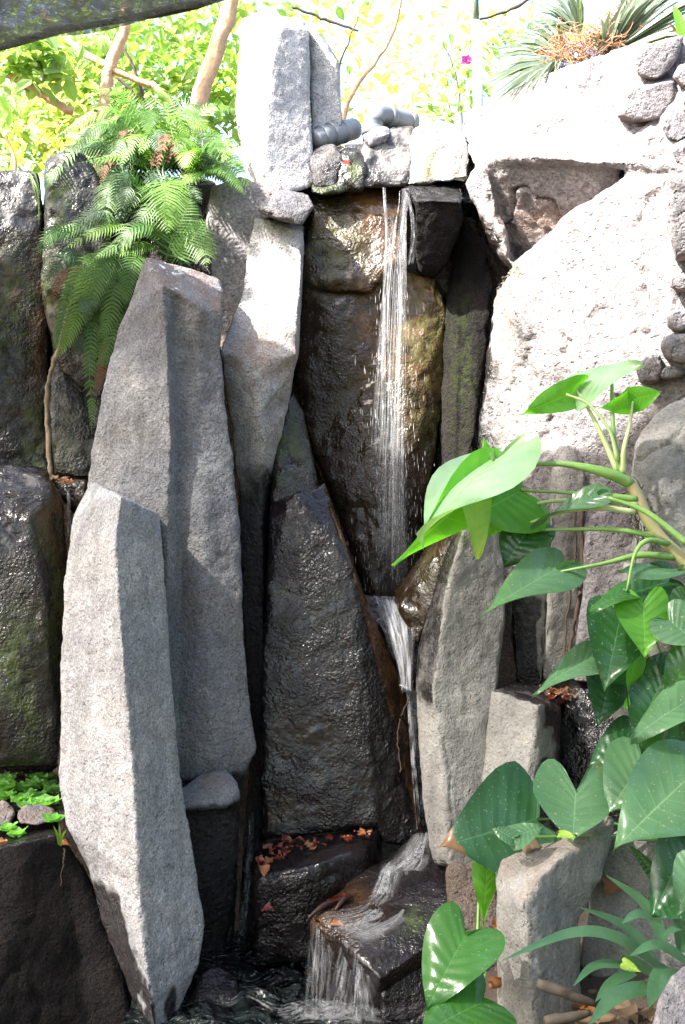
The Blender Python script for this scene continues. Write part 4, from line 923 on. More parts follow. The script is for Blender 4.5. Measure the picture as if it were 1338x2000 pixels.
for p_, w_ in [([(1300, 1740, 3.92), (1262, 1690, 3.9), (1228, 1650, 3.86)], 0.05), ([(1300, 1720, 3.88), (1275, 1695, 3.84), (1240, 1660, 3.8)], 0.035)]:
    link_mesh('leaf', blade([P(*q) for q in p_], w_, (-0.1, -0.8, 0.6), 14, 0.2), M['leaf_mid'], strap2)
for k, (p_, r_) in enumerate([([(1049, 1920, 3.5), (1110, 1942, 3.5), (1164, 1962, 3.52)], 0.017), ([(1064, 1994, 3.4), (1110, 1988, 3.42), (1152, 1978, 3.45)], 0.016)]):
    mb = MB(); mb.tube(spline([P(*q) for q in p_], 10), [r_ * 0.8, r_, r_ * 1.1, r_, r_ * 0.9, r_, r_ * .9, r_ * .8, r_ * .7, r_ * .5], 7)
    tag(mb.build('dead_stalk', M['litter']), ['tan dead stalk lying against the foreground boulder', 'flat dead stalk lying along the bottom edge'][k], 'stalk')
# ------------------------------------------------------------------ ferns
def frond(path, width, normal, npair=30, seed=0, droop=0.25, rach=0.0022):
    r = random.Random(seed)
    pts = spline(path, npair + 6); n = len(pts)
    V = []; Fc = []; UV = []
    for i in range(3, n):
        t = (i - 3) / (n - 4)
        p = pts[i]; T = (pts[min(i + 1, n - 1)] - pts[i - 1]).normalized()
        N = Vector(normal); N = N - T * N.dot(T); N.normalize(); S_ = N.cross(T)
        prof = (math.sin(math.pi * min(1, (t * 0.86 + 0.14)) ** 0.75)) ** 0.8 if t < 1 else 0.05
        ln = width * 0.5 * max(0.08, prof) * r.uniform(0.88, 1.08)
        sp = (pts[min(i + 1, n - 1)] - pts[i - 1]).length * 0.5
        wd = min(sp * 0.72, ln * 0.4) * (0.0 if r.random() < 0.05 else 1.0)
        for sd in (1, -1):
            d = (S_ * sd * 0.92 + T * (0.30 + 0.35 * t) + N * r.uniform(-0.05, 0.12)).normalized()
            b = len(V)
            perp = (T - d * T.dot(d)).normalized()
            dr = Vector((0, 0, -1)) * droop * ln
            off = N * 0.0
            a0 = p + perp * wd * 0.45; a1 = p - perp * wd * 0.5
            m0 = p + d * ln * 0.5 + perp * wd * 0.42 + dr * 0.2 + N * wd * 0.12; mm = p + d * ln * 0.5 + dr * 0.2; m1 = p + d * ln * 0.5 - perp * wd * 0.42 + dr * 0.2 + N * wd * 0.12
            tp = p + d * ln + T * ln * 0.10 + dr
            V += [a0, p, a1, m0, mm, m1, tp]; UV += [(t, 0)] * 7
            Fc += [(b, b + 1, b + 4, b + 3), (b + 1, b + 2, b + 5, b + 4), (b + 3, b + 4, b + 6), (b + 4, b + 5, b + 6)]
    mb = MB(); mb.add(V, Fc, UV); mb.tube(pts, [rach * (1 - 0.7 * k / n) for k in range(n)], 4)
    return mb
def fern(loc, label, fronds, seed0):
    o = empty('fern', P(*loc), label, 'fern', 'ferns on the left of the rockwork')
    for k, (p_, w_, mt_, n_) in enumerate(fronds):
        d0 = p_[0][2]
        path = [P(*q) for q in p_]
        ln = sum((path[i + 1] - path[i]).length for i in range(len(path) - 1))
        frond(path, w_ * d0 / F, n_, max(14, int(ln / 0.0185)), seed0 + k).build('frond', M[mt_], o, smooth=False)
    return o
U_ = (-0.1, -0.75, 0.65); Fn = (0.1, -1, 0.15)
def rand_fronds(cx, cy, d, n, mats, r0, r1, a0, a1, seed, w=(50, 80), drop=60):
    r = random.Random(seed); out_ = []
    for k in range(n):
        a = math.radians(r.uniform(a0, a1)); L = r.uniform(r0, r1); dd = d + r.uniform(-0.18, 0.18)
        x1, y1 = cx + math.cos(a) * L * 0.55, cy - math.sin(a) * L * 0.6 - 12
        x2, y2 = cx + math.cos(a) * L, cy - math.sin(a) * L * 0.75 + drop * r.uniform(0.4, 1.2)
        out_.append(([(cx + r.uniform(-14, 14), cy + r.uniform(-8, 8), d + 0.05), (x1, y1, dd), (x2, y2, dd - r.uniform(0.02, 0.15))], r.uniform(*w), r.choice(mats), (r.uniform(-0.4, 0.4), -0.8, 0.7)))
    return out_
fern((300, 345, 5.85), 'bright crest of fern fronds on top, against the sky', [
    ([(300, 330, 5.85), (225, 212, 5.85), (82, 288, 5.8)], 78, 'fern_light', U_), ([(300, 330, 5.85), (230, 235, 5.8), (152, 292, 5.75)], 70, 'fern_light', U_),
    ([(310, 330, 5.9), (262, 215, 5.9), (205, 190, 5.85)], 60, 'fern_light', U_), ([(300, 335, 5.75), (250, 306, 5.65), (155, 318, 5.6)], 46, 'fern_light', U_),
    ([(320, 330, 5.85), (352, 240, 5.85), (432, 262, 5.85)], 60, 'fern_light', U_), ([(320, 330, 5.8), (390, 268, 5.8), (476, 282, 5.8)], 66, 'fern', U_),
    ([(340, 345, 5.7), (405, 325, 5.65), (470, 282, 5.6)], 60, 'fern_light', U_), ([(350, 355, 5.65), (420, 330, 5.58), (484, 312, 5.52)], 54, 'fern_light', U_),
    ([(300, 335, 5.75), (298, 260, 5.7), (272, 300, 5.6)], 60, 'fern_light', U_), ([(310, 330, 5.75), (345, 262, 5.7), (360, 320, 5.6)], 66, 'fern_light', U_),
    ([(300, 335, 5.8), (240, 270, 5.7), (218, 345, 5.6)], 64, 'fern', U_), ([(290, 340, 5.7), (322, 262, 5.62), (306, 336, 5.55)], 40, 'fern_dead', U_),
    ([(320, 335, 5.7), (338, 276, 5.62), (350, 322, 5.58)], 34, 'fern_dead', U_), ([(280, 330, 5.8), (252, 258, 5.75), (214, 282, 5.7)], 36, 'fern_dead', U_),
    ([(270, 340, 5.7), (215, 315, 5.62), (196, 362, 5.58)], 34, 'fern_dead', U_),
    ([(270, 330, 5.8), (190, 250, 5.7), (110, 330, 5.6), (86, 372, 5.55)], 56, 'fern', U_), ([(290, 320, 5.9), (250, 190, 5.95), (180, 176, 5.95)], 54, 'fern_light', U_),
    ([(320, 320, 5.9), (330, 205, 5.95), (300, 176, 5.95)], 54, 'fern_light', U_), ([(340, 330, 5.85), (400, 215, 5.9), (462, 214, 5.9)], 54, 'fern_light', U_),
    ] + rand_fronds(300, 340, 5.85, 34, ['fern', 'fern_dark', 'fern_light', 'fern'], 100, 230, 5, 175, 11, (60, 95)), 200)
fern((300, 400, 5.6), 'dense middle fern spilling over the boulder toward the grey column', [
    ([(265, 335, 5.6), (222, 350, 5.48), (206, 400, 5.42), (212, 480, 5.38)], 74, 'fern', U_), ([(330, 350, 5.55), (322, 368, 5.4), (328, 452, 5.34)], 120, 'fern_light', (0, -0.6, 0.8)),
    ([(322, 515, 5.4), (342, 450, 5.36), (372, 385, 5.38)], 120, 'fern', Fn), ([(335, 515, 5.36), (368, 470, 5.34), (400, 430, 5.34)], 90, 'fern', Fn),
    ([(330, 470, 5.4), (278, 448, 5.34), (222, 482, 5.28), (174, 512, 5.26)], 56, 'fern_light', U_), ([(260, 440, 5.45), (200, 446, 5.36), (128, 484, 5.3)], 60, 'fern_light', U_),
    ([(250, 430, 5.5), (165, 436, 5.4), (84, 474, 5.36)], 84, 'fern', U_), ([(270, 420, 5.5), (190, 410, 5.42), (120, 470, 5.4)], 80, 'fern_dark', U_),
    ([(320, 470, 5.4), (300, 440, 5.36), (250, 450, 5.3), (232, 500, 5.28)], 80, 'fern', U_), ([(340, 480, 5.4), (370, 440, 5.38), (396, 480, 5.34), (404, 520, 5.3)], 80, 'fern', U_),
    ([(310, 480, 5.38), (270, 480, 5.32), (225, 500, 5.26)], 60, 'fern_light', U_), ([(340, 400, 5.5), (300, 405, 5.4), (262, 440, 5.36)], 84, 'fern', U_),
    ([(345, 370, 5.5), (370, 345, 5.45), (400, 345, 5.42)], 50, 'fern_light', U_)
    ] + rand_fronds(380, 345, 5.6, 14, ['fern_light', 'fern'], 60, 120, -20, 150, 19, (50, 80), 40) + rand_fronds(290, 420, 5.55, 22, ['fern', 'fern_dark', 'fern', 'fern_dark'], 70, 150, -60, 200, 12, (50, 80), 60), 300)
fern((215, 500, 5.5), 'fern with long fronds hanging down beside the grey column', [
    ([(235, 470, 5.4), (215, 495, 5.3), (189, 547, 5.26), (168, 630, 5.26)], 84, 'fern', Fn), ([(200, 490, 5.36), (160, 520, 5.3), (138, 572, 5.28), (124, 600, 5.28)], 50, 'fern_light', Fn),
    ([(200, 510, 5.36), (172, 540, 5.28), (152, 610, 5.26), (132, 660, 5.26), (110, 704, 5.26)], 50, 'fern_light', Fn), ([(285, 490, 5.36), (264, 506, 5.26), (252, 550, 5.24), (244, 596, 5.24)], 60, 'fern', Fn),
    ([(240, 520, 5.36), (224, 550, 5.28), (216, 615, 5.27), (192, 664, 5.26)], 62, 'fern', Fn), ([(200, 600, 5.34), (180, 645, 5.3), (175, 724, 5.28), (179, 790, 5.28), (179, 846, 5.28)], 36, 'fern', Fn),
    ([(215, 620, 5.34), (198, 670, 5.3), (188, 735, 5.28)], 36, 'fern', Fn), ([(250, 600, 5.34), (228, 640, 5.28), (208, 690, 5.26), (199, 716, 5.26)], 44, 'fern', Fn),
    ([(170, 500, 5.4), (130, 500, 5.34), (96, 540, 5.3)], 60, 'fern_dark', Fn), ([(220, 500, 5.4), (180, 560, 5.34), (160, 650, 5.32), (150, 690, 5.3)], 70, 'fern_dark', Fn),
    ([(230, 560, 5.4), (210, 640, 5.36), (170, 700, 5.34)], 70, 'fern_dark', Fn), ([(240, 480, 5.44), (230, 560, 5.38), (232, 640, 5.36)], 80, 'fern_dark', Fn),
    ([(180, 470, 5.4), (110, 450, 5.34), (70, 500, 5.3)], 50, 'fern', Fn), ([(190, 520, 5.36), (140, 560, 5.28), (118, 640, 5.26), (104, 690, 5.26)], 40, 'fern', Fn),
    ([(215, 640, 5.3), (200, 720, 5.27), (186, 770, 5.26)], 30, 'fern_dead', Fn), ([(160, 520, 5.36), (120, 540, 5.3), (104, 590, 5.28)], 34, 'fern_dead', Fn),
    ] + rand_fronds(215, 500, 5.48, 18, ['fern_dark', 'fern'], 60, 130, 190, 290, 13, (50, 80), 60), 400)

# ------------------------------------------------------------------ trees behind, poles, palms
def leaf_cloud(centers, n, size, seed, inside=None):
    """small folded leaves around cluster centres; world-space MB"""
    r = random.Random(seed); mb = MB()
    for k in range(n):
        c, rad = r.choice(centers)
        p = Vector(c) + Vector((r.gauss(0, 1) * rad[0], r.gauss(0, 1) * rad[1], r.gauss(0, 1) * rad[2]))
        L = size * r.choice((0.45, 0.7, 0.9, 1.1, 1.5)); w = L * r.uniform(0.5, 0.68)
        d = Vector((r.uniform(-1, 1), r.uniform(-1, 0.6), r.uniform(-1.0, 0.35))).normalized()
        N = Vector((r.uniform(-0.7, 0.7), r.uniform(-0.8, 0.5), 1)); N = (N - d * N.dot(d)).normalized(); S_ = N.cross(d)
        mb.add([p, p + d * L * 0.3 + S_ * w * 0.46 + N * w * 0.1, p + d * L * 0.68 + S_ * w * 0.40 + N * w * 0.08, p + d * L - N * L * 0.1, p + d * L * 0.68 - S_ * w * 0.40 + N * w * 0.08, p + d * L * 0.3 - S_ * w * 0.46 + N * w * 0.1],
               [(0, 1, 2, 3), (0, 3, 4, 5)], [(0, 0), (0.3, 1), (0.7, 1), (1, 0), (0.7, -1), (0.3, -1)])
    return mb
def limb(pts, radii, seg=18): 
    mb = MB(); sp = spline([P(*p) for p in pts], seg); rs = np.interp(np.linspace(0, 1, seg), np.linspace(0, 1, len(radii)), radii)
    rj = random.Random(int(pts[0][0]) + 3)
    mb.tube([p + Vector((rj.uniform(-.006, .006), 0, rj.uniform(-.006, .006))) for p in sp], [x * rj.uniform(0.9, 1.1) for x in rs], 9)
    return mb
def tree(loc, label, limbs, centers, n, size, mat, seed, group='trees behind the rockwork'):
    o = empty('tree', P(*loc), label, 'tree', group)
    for k, (p_, r_) in enumerate(limbs):
        limb(p_, r_).build('trunk' if k == 0 else 'branch', M['bark'] if r_[0] > 0.014 else M['twig'], o)
    leaf_cloud([(P(*c[:3]), c[3]) for c in centers], n, size, seed).build('crown', M[mat], o, smooth=False)
    return o
tree((380, 420, 7.2), 'smooth tan trunk leaning right with sunlit yellow-green crown', [
    ([(360, 420, 7.2), (388, 208, 7.2), (425, 90, 7.2), (452, 0, 7.2), (490, -220, 7.2), (540, -500, 7.3)], [0.06, 0.058, 0.055, 0.052, 0.045, 0.03])],
    [(380, 120, 8.2, (0.5, 0.4, 0.22)), (280, 60, 8.4, (0.5, 0.4, 0.25)), (420, 180, 8.2, (0.35, 0.3, 0.15)), (300, 200, 8.4, (0.5, 0.3, 0.15)), (500, -250, 7.6, (0.7, 0.6, 0.25)), (420, 60, 8.6, (0.5, 0.4, 0.2))], 2300, 0.105, 'crown', 1)
tree((190, 420, 6.9), 'tree with forked tan branches crossing behind the ferns', [
    ([(190, 420, 6.9), (204, 200, 6.9), (214, 132, 6.9), (236, 80, 6.9), (244, 30, 6.9), (250, -160, 6.9)], [0.04, 0.036, 0.036, 0.033, 0.032, 0.025]),
    ([(214, 128, 6.9), (170, 108, 6.95), (130, 76, 7.0), (80, 20, 7.0)], [0.022, 0.022, 0.02, 0.015]),
    ([(214, 132, 6.9), (270, 158, 6.9), (300, 168, 6.9), (330, 198, 6.92), (356, 226, 6.95)], [0.020, 0.020, 0.021, 0.018, 0.012]),
    ([(140, 218, 6.8), (90, 190, 6.8), (40, 158, 6.8), (-30, 130, 6.8)], [0.024, 0.026, 0.024, 0.02]),
    ([(290, 230, 7.0), (268, 150, 7.0), (240, 90, 7.0)], [0.010, 0.010, 0.008]), ([(275, 240, 7.1), (258, 180, 7.1), (225, 150, 7.1)], [0.011, 0.010, 0.008])],
    [(60, 150, 8.0, (0.4, 0.4, 0.3)), (120, 240, 8.0, (0.4, 0.3, 0.16)), (160, 130, 8.0, (0.4, 0.3, 0.25)), (30, 260, 8.0, (0.3, 0.3, 0.15)), (60, 110, 6.7, (0.12, 0.1, 0.08)), (240, 180, 8.1, (0.4, 0.3, 0.2)), (-750, -420, 4.7, (0.4, 0.35, 0.2)), (-600, -300, 5.0, (0.35, 0.35, 0.2))], 2700, 0.095, 'crown', 2)  # last two clusters are added out of view to shade the left rocks
tree((690, 330, 7.6), 'thin slanting sapling with pale sunstruck leaves behind the pipes', [
    ([(650, 330, 7.6), (682, 195, 7.6), (735, 118, 7.6), (775, 40, 7.6), (800, -120, 7.6)], [0.018, 0.016, 0.014, 0.013, 0.008]),
    ([(560, 10, 7.6), (640, 40, 7.6), (700, 62, 7.6)], [0.010, 0.010, 0.006]), ([(640, 200, 7.5), (670, 110, 7.5), (700, 30, 7.5)], [0.007, 0.006, 0.004])],
    [(700, 60, 8.6, (0.5, 0.4, 0.2)), (840, 60, 8.8, (0.5, 0.4, 0.2)), (760, 200, 8.8, (0.4, 0.3, 0.15)), (640, 130, 8.8, (0.35, 0.3, 0.2)), (1000, 60, 8.8, (0.5, 0.4, 0.15))], 700, 0.08, 'crown_pale', 3)
tree((870, 330, 7.4), 'leafy green shrub with magenta blossom beside the pole', [
    ([(900, 330, 7.4), (902, 250, 7.4), (890, 150, 7.4), (870, 90, 7.4)], [0.008, 0.006, 0.004, 0.003]), ([(930, 40, 7.0), (985, 22, 7.0), (1030, 0, 7.0), (1080, -40, 7.0)], [0.007, 0.009, 0.010, 0.011])],
    [(870, 190, 7.4, (0.16, 0.15, 0.16)), (830, 240, 7.4, (0.14, 0.15, 0.07)), (900, 130, 7.4, (0.15, 0.15, 0.12)), (960, 110, 7.6, (0.22, 0.2, 0.12)), (1010, 70, 7.4, (0.2, 0.15, 0.08))], 430, 0.062, 'crown', 4)
tree((20, 400, 7.2), 'yellowing low shrub at far left behind the rocks', [
    ([(20, 420, 7.2), (30, 330, 7.2), (10, 260, 7.2)], [0.02, 0.015, 0.008])],
    [(20, 290, 7.4, (0.25, 0.2, 0.10)), (80, 270, 7.4, (0.2, 0.2, 0.08)), (150, 200, 7.6, (0.3, 0.2, 0.1))], 380, 0.075, 'crown_pale', 5)
# magenta blossom on the shrub
fl = empty('blossom', P(912, 117, 7.25), 'single magenta blossom hanging in the shrub', 'flower')
for k in range(5):
    a = k * 1.257
    me_ = heart(P(912, 117, 7.25), P(912 + 14 * math.cos(a), 117 + 12 * math.sin(a), 7.22), 0.9, (0, -1, 0.2), 0.2, 0.1, 0.02, 0.3, k)
    link_mesh('petal', me_, M['petal'], fl)
pole = empty('pole', P(935, 420, 6.7), 'slim pole, painted sun-pale below, rising beside the waterfall top', 'pole')
mb = MB(); mb.tube([P(938, 420, 6.7), P(934, 200, 6.7), P(930, 42, 6.7)], [0.030, 0.029, 0.027], 12); mb.build('lower_pole', M['pole'], pole)
mb = MB(); mb.tube([P(930, 42, 6.7), P(929, -20, 6.7), P(927, -150, 6.7)], [0.017, 0.016, 0.016], 12); mb.build('upper_pole', M['pole_dark'], pole)

# pale strap palm far left
pl = empty('palm', P(60, 380, 7.8), 'pale narrow-leaved palm behind the branches at far left', 'palm')
r = random.Random(8)
for k in range(26):
    a = math.radians(r.uniform(20, 160)); L = r.uniform(90, 200); bx, by = 90, 300
    link_mesh('leaf', blade([P(bx, by, 7.8), P(bx + math.cos(a) * L * .6, by - math.sin(a) * L * .6, 7.7), P(bx + math.cos(a) * L, by - math.sin(a) * L * .85 + 20, 7.6)], 0.03, (0, -1, 0.4), 8), M['crown_pale'], pl)

# fan palms along the wall top
def fan(hub, tips, parent, width, n, mat='palm', normal=(0, -0.8, 0.6), sag=0.0):
    mb = MB(); r = random.Random(int(hub[0])); H = P(*hub)
    T_ = spline([P(*t) for t in tips], n)
    for k, t in enumerate(T_):
        t = t + Vector((r.uniform(-.02, .02), r.uniform(-.06, .06), r.uniform(-.03, .03)))
        mid = H.lerp(t, 0.55) + Vector((0, 0, 0.015 + sag)) + Vector((0, r.uniform(-.02, .02), 0))
        tt = t + Vector((0, 0, -0.02))
        d = (tt - H).normalized(); N = Vector(normal); N = (N - d * N.dot(d)).normalized(); S_ = N.cross(d)
        w = width * r.uniform(0.8, 1.15)
        for sd in (1, -1):
            mb.add([H, H.lerp(mid, 0.5) + S_ * sd * w * 0.5 + N * w * 0.2, mid + S_ * sd * w * 0.45 + N * w * 0.22, tt, mid, H.lerp(mid, 0.5)],
                   [(0, 1, 5), (1, 2, 4, 5), (2, 3, 4)] if sd == 1 else [(0, 5, 1), (1, 5, 4, 2), (2, 4, 3)])
    return mb.build('fan_leaf', M[mat], parent, smooth=False)
palm = empty('fan_palm', P(1190, 120, 6.1), 'grey-green fan palm sprawling along the top of the wall', 'palm')
fan((1101, 113, 5.95), [(1096, 55, 5.9), (1050, 45, 6.0), (990, 66, 6.0), (945, 108, 5.95), (940, 160, 5.85), (962, 196, 5.75), (1030, 172, 5.65), (1080, 146, 5.7)], palm, 0.030, 52)
fan((1136, 66, 6.1), [(1140, 0, 6.0), (1100, -30, 6.1), (1045, -5, 6.15), (1020, 30, 6.1), (1050, 66, 6.0)], palm, 0.028, 30)
fan((1100, 95, 6.3), [(1060, 40, 6.3), (1010, 50, 6.3), (970, 80, 6.3), (960, 110, 6.3)], palm, 0.024, 18)
fan((1180, 110, 5.8), [(1150, 60, 5.75), (1220, 0, 5.7), (1320, -60, 5.6), (1440, -40, 5.5), (1450, 20, 5.45), (1400, 60, 5.4)], palm, 0.036, 44)
fan((1212, 88, 5.85), [(1150, 70, 5.8), (1150, 95, 5.75), (1165, 110, 5.7)], palm, 0.018, 9, 'litter')
fan((1230, 40, 6.1), [(1190, -10, 6.1), (1250, -60, 6.1), (1330, -40, 6.0)], palm, 0.03, 20)
fan((1170, 0, 6.4), [(1090, -40, 6.4), (1120, -60, 6.4), (1180, -70, 6.4), (1240, -50, 6.4)], palm, 0.03, 18)
for p_ in ([(1101, 113, 5.95), (1140, 116, 5.95), (1175, 112, 6.0)], [(1136, 66, 6.1), (1160, 84, 6.1), (1190, 100, 6.1)], [(1180, 110, 5.8), (1195, 112, 5.9), (1205, 118, 6.0)]):
    mb = MB(); mb.tube(spline([P(*q) for q in p_], 8), 0.009, 7); mb.build('petiole', M['stem'], palm)
mb = MB(); r = random.Random(21)
for k in range(620):
    t = r.random(); x = 1085 + 190 * t + r.gauss(0, 12); y = 112 - 66 * t + r.gauss(0, 20); a = P(x, y, 5.82 + r.gauss(0, .05)); pts_ = [a]
    d = Vector((r.uniform(-1, 1), r.uniform(-.5, .5), r.uniform(-.7, .7)))
    for q in range(3): d = d + Vector((r.uniform(-.6, .6), 0, r.uniform(-.6, .6))); a = a + d.normalized() * 0.035; pts_.append(a)
    mb.tube(pts_, 0.0022, 3, cap=False)
tag(mb.build('trunk_fibre', M['fibre'], palm), kind='stuff')
sm = empty('small_plant', P(1328, 62, 5.3), 'small upright green blade with orange tip at the top right edge', 'plant')
link_mesh('leaf', blade([P(1334, 75, 5.2), P(1326, 40, 5.2), P(1314, 8, 5.2)], 0.05, (0, -1, 0.2), 10), M['leaf_bright'], sm)
link_mesh('leaf', blade([P(1332, 72, 5.22), P(1318, 58, 5.22), P(1306, 44, 5.2)], 0.02, (0, -1, 0.2), 8), M['dead_orange'], sm)
# ------------------------------------------------------------------ unseen foliage added to block sky light from behind the camera
sky_blocker = empty('sky_blocker', (0, -4.5, -0.35), 'added unseen foliage blocking the sky behind the viewer', 'sky_blocker')
r = random.Random(3); mb = MB()
def blocker_run(mb, x0, y0, x1, y1, h, th, n):
    A = Vector((x0, y0, -0.35)); B = Vector((x1, y1, -0.35)); D = (B - A).normalized(); Nn = Vector((-D.y, D.x, 0))
    for k in range(n):
        p = A.lerp(B, r.random()) + Nn * r.uniform(-th, th) + Vector((0, 0, r.uniform(0, h)))
        d = Vector((r.uniform(-1, 1), r.uniform(-1, 1), r.uniform(-1, 1))).normalized(); N_ = Vector((r.uniform(-1, 1), r.uniform(-1, 1), r.uniform(-1, 1))); S_ = d.cross(N_).normalized()
        L = r.uniform(0.16, 0.3)
        mb.add([p, p + d * L * .5 + S_ * L * .3, p + d * L, p + d * L * .5 - S_ * L * .3], [(0, 1, 2, 3)])
blocker_run(mb, -6.5, -4.0, 7.5, -4.0, 4.6, 0.4, 5200)
blocker_run(mb, 6.0, -4.0, 5.2, 4.5, 4.6, 0.4, 3600)
mb.build('foliage', M['leaf_dark'], sky_blocker, smooth=False)
mb = MB()
for k in range(12): mb.tube([(-6 + k * 1.15, -4.0, -0.36), (-6 + k * 1.15, -4.0, 2.4)], [0.05, 0.03], 6)
mb.build('stem', M['twig'], sky_blocker)

# ------------------------------------------------------------------ water
m, nt, out = new_mat('dark_pool_water'); g = G(nt)
pos = g.n('ShaderNodeNewGeometry').outputs['Position']
p_ = g.n('ShaderNodeBsdfPrincipled'); g.put(p_.inputs['Base Color'], (0.012, 0.016, 0.016)); p_.inputs['Roughness'].default_value = 0.06
p_.inputs['IOR'].default_value = 1.33; p_.inputs['Specular IOR Level'].default_value = 0.8
bp = g.n('ShaderNodeBump'); bp.inputs['Distance'].default_value = 0.35; bp.inputs['Strength'].default_value = 1.0
g.put(bp.inputs['Height'], g.math('ADD', g.noise(pos, 6, 2, 0.5, 1.0), g.math('MULTIPLY', g.noise(pos, 22, 2, 0.5, 0.8), 0.15))); g.put(p_.inputs['Normal'], bp.outputs[0])
nt.links.new(p_.outputs[0], out.inputs[0]); M['pool'] = m
POOL = 0.03
def pool_z(p):
    rr_ = np.hypot(p[:, 0] + 0.02, p[:, 1] - 4.2)
    return POOL + 0.045 * fbm(p, 7, 2, 77) + 0.012 * np.sin(rr_ * 42) * np.exp(-rr_ * 3.2)
relief_sheet('pool_water', -0.78, 0.42, 3.3, 5.1, 140, 200, pool_z, M['pool'])
relief_sheet('basin_water', -1.9, -1.02, 4.9, 5.6, 40, 40, lambda p: CZ - 1.262 + 0.003 * fbm(p, 6, 2, 5), M['pool'])

def water_mat(name, white, alpha, veil=False, sv=16.0, su=3.0):
    m, nt, out = new_mat(name); g = G(nt)
    if veil:      # a sheet: streaks run along u, the sides thin out
        sep = g.n('ShaderNodeSeparateXYZ'); nt.links.new(g.n('ShaderNodeUVMap').outputs[0], sep.inputs[0])
        cmb = g.n('ShaderNodeCombineXYZ'); g.put(cmb.inputs[0], g.math('MULTIPLY', sep.outputs[1], sv)); g.put(cmb.inputs[1], g.math('MULTIPLY', sep.outputs[0], su))
        st = g.noise(cmb.outputs[0], 1.0, 4, 0.62, 0.35)
        v = sep.outputs[1]; edge = g.math('MULTIPLY', g.ramp(v, 0.0, 0.28), g.ramp(v, 1.0, 0.72)); edge = g.math('MULTIPLY', edge, g.ramp(sep.outputs[0], 1.0, 0.9))
        fac = g.math('MULTIPLY', g.ramp(st, 0.36, 0.68, alpha * 0.06, min(1, alpha * 1.7)), edge)
    else:
        pos = g.n('ShaderNodeNewGeometry').outputs['Position']
        mp = g.n('ShaderNodeMapping'); mp.inputs['Scale'].default_value = (1, 1, 0.1); nt.links.new(pos, mp.inputs[0])
        fac = g.ramp(g.noise(mp.outputs[0], 60, 3, 0.6), 0.36, 0.68, alpha * 0.1, min(1, alpha * 1.6))
    d = g.n('ShaderNodeBsdfPrincipled'); g.put(d.inputs['Base Color'], (white, white, white * 1.02)); d.inputs['Roughness'].default_value = 0.3
    tl = g.n('ShaderNodeBsdfTranslucent'); g.put(tl.inputs['Color'], (0.85, 0.88, 0.9))
    m1 = g.n('ShaderNodeMixShader'); m1.inputs[0].default_value = 0.45; nt.links.new(d.outputs[0], m1.inputs[1]); nt.links.new(tl.outputs[0], m1.inputs[2])
    tr = g.n('ShaderNodeBsdfTransparent'); mx = g.n('ShaderNodeMixShader'); g.put(mx.inputs[0], fac)
    nt.links.new(tr.outputs[0], mx.inputs[1]); nt.links.new(m1.outputs[0], mx.inputs[2]); nt.links.new(mx.outputs[0], out.inputs[0])
    return m
M['veil'] = water_mat('falling_water_veil', 0.7, 0.16, True, 11.0, 4.0)
M['splash'] = water_mat('white_splash', 0.75, 0.5, True, 9.0, 3.0)
M['film'] = water_mat('sliding_water_film', 0.6, 0.22, True, 17.0, 2.2)
def uv_sheet(L_, R_, m_, seed, bump, nrm=None):
    n = len(L_)
    V = np.array([tuple(L_[i].lerp(R_[i], j / (m_ - 1))) for i in range(n) for j in range(m_)])
    ii = np.repeat(np.arange(n), m_) / (n - 1.0); jj = np.tile(np.arange(m_), n) / (m_ - 1.0)
    h = bump * fbm(np.stack([jj * 4, ii * 3, 0 * ii], 1), 1.6, 3, seed)
    V = V + (np.array([0, -1.0, 0]) if nrm is None else np.array(nrm))[None, :] * h[:, None]
    Fc = [(i * m_ + j, i * m_ + j + 1, (i + 1) * m_ + j + 1, (i + 1) * m_ + j) for i in range(n - 1) for j in range(m_ - 1)]
    return mesh_from(V, Fc, np.stack([ii, jj], 1))
M['water'] = water_mat('falling_water', 0.7, 0.2)
M['foam'] = water_mat('foaming_water', 0.75, 0.4)

fall = empty('waterfall', P(770, 1165, 5.35), 'thin white waterfall dropping down the brown rock wall', 'waterfall')
r = random.Random(17)
def strands(mb, n, path_fn, rad, seg, r, ragged=0.0):
    for k in range(n):
        u = r.gauss(0, 0.32)
        pts_ = path_fn(max(-1, min(1, u)), r)
        pts_ = spline(pts_, seg)
        i0 = int(r.uniform(0, ragged) * seg); i1 = seg - int(r.uniform(0, ragged) * seg)
        pts_ = pts_[i0:max(i1, i0 + 4)]
        m_ = len(pts_); R = r.uniform(*rad)
        mb.tube(pts_, [R * (0.35 + 0.65 * math.sin(math.pi * (0.12 + 0.76 * q / (m_ - 1)))) for q in range(m_)], 5, cap=False)
def pA(u, r): return [P(792 + u * 12, 368, 5.68), P(789 + u * 10, 400, 5.56), P(784 + u * 14, 450, 5.50), P(780 + u * 20, 560, 5.45), P(774 + u * 26, 760, 5.42), P(770 + u * 34, 960, 5.39), P(768 + u * 44, 1170, 5.36)]
def pB(u, r): return [P(750 + u * 6, 366, 5.68), P(752 + u * 6, 400, 5.57), P(756 + u * 8, 470, 5.54), P(754 + u * 16, 620, 5.5), P(756 + u * 26, 850, 5.46), P(760 + u * 40, 1165, 5.40)]
def pC(u, r): return [P(796 + u * 5, 380, 5.6), P(806 + u * 5, 430, 5.5), P(806 + u * 6, 480, 5.48), P(800 + u * 9, 520, 5.47)]
def pD(u, r): return [P(770 + u * 14, 430, 5.55), P(762 + u * 14, 500, 5.53), P(748 + u * 16, 640, 5.5), P(740 + u * 22, 800, 5.46), P(735 + u * 26, 900, 5.44)]
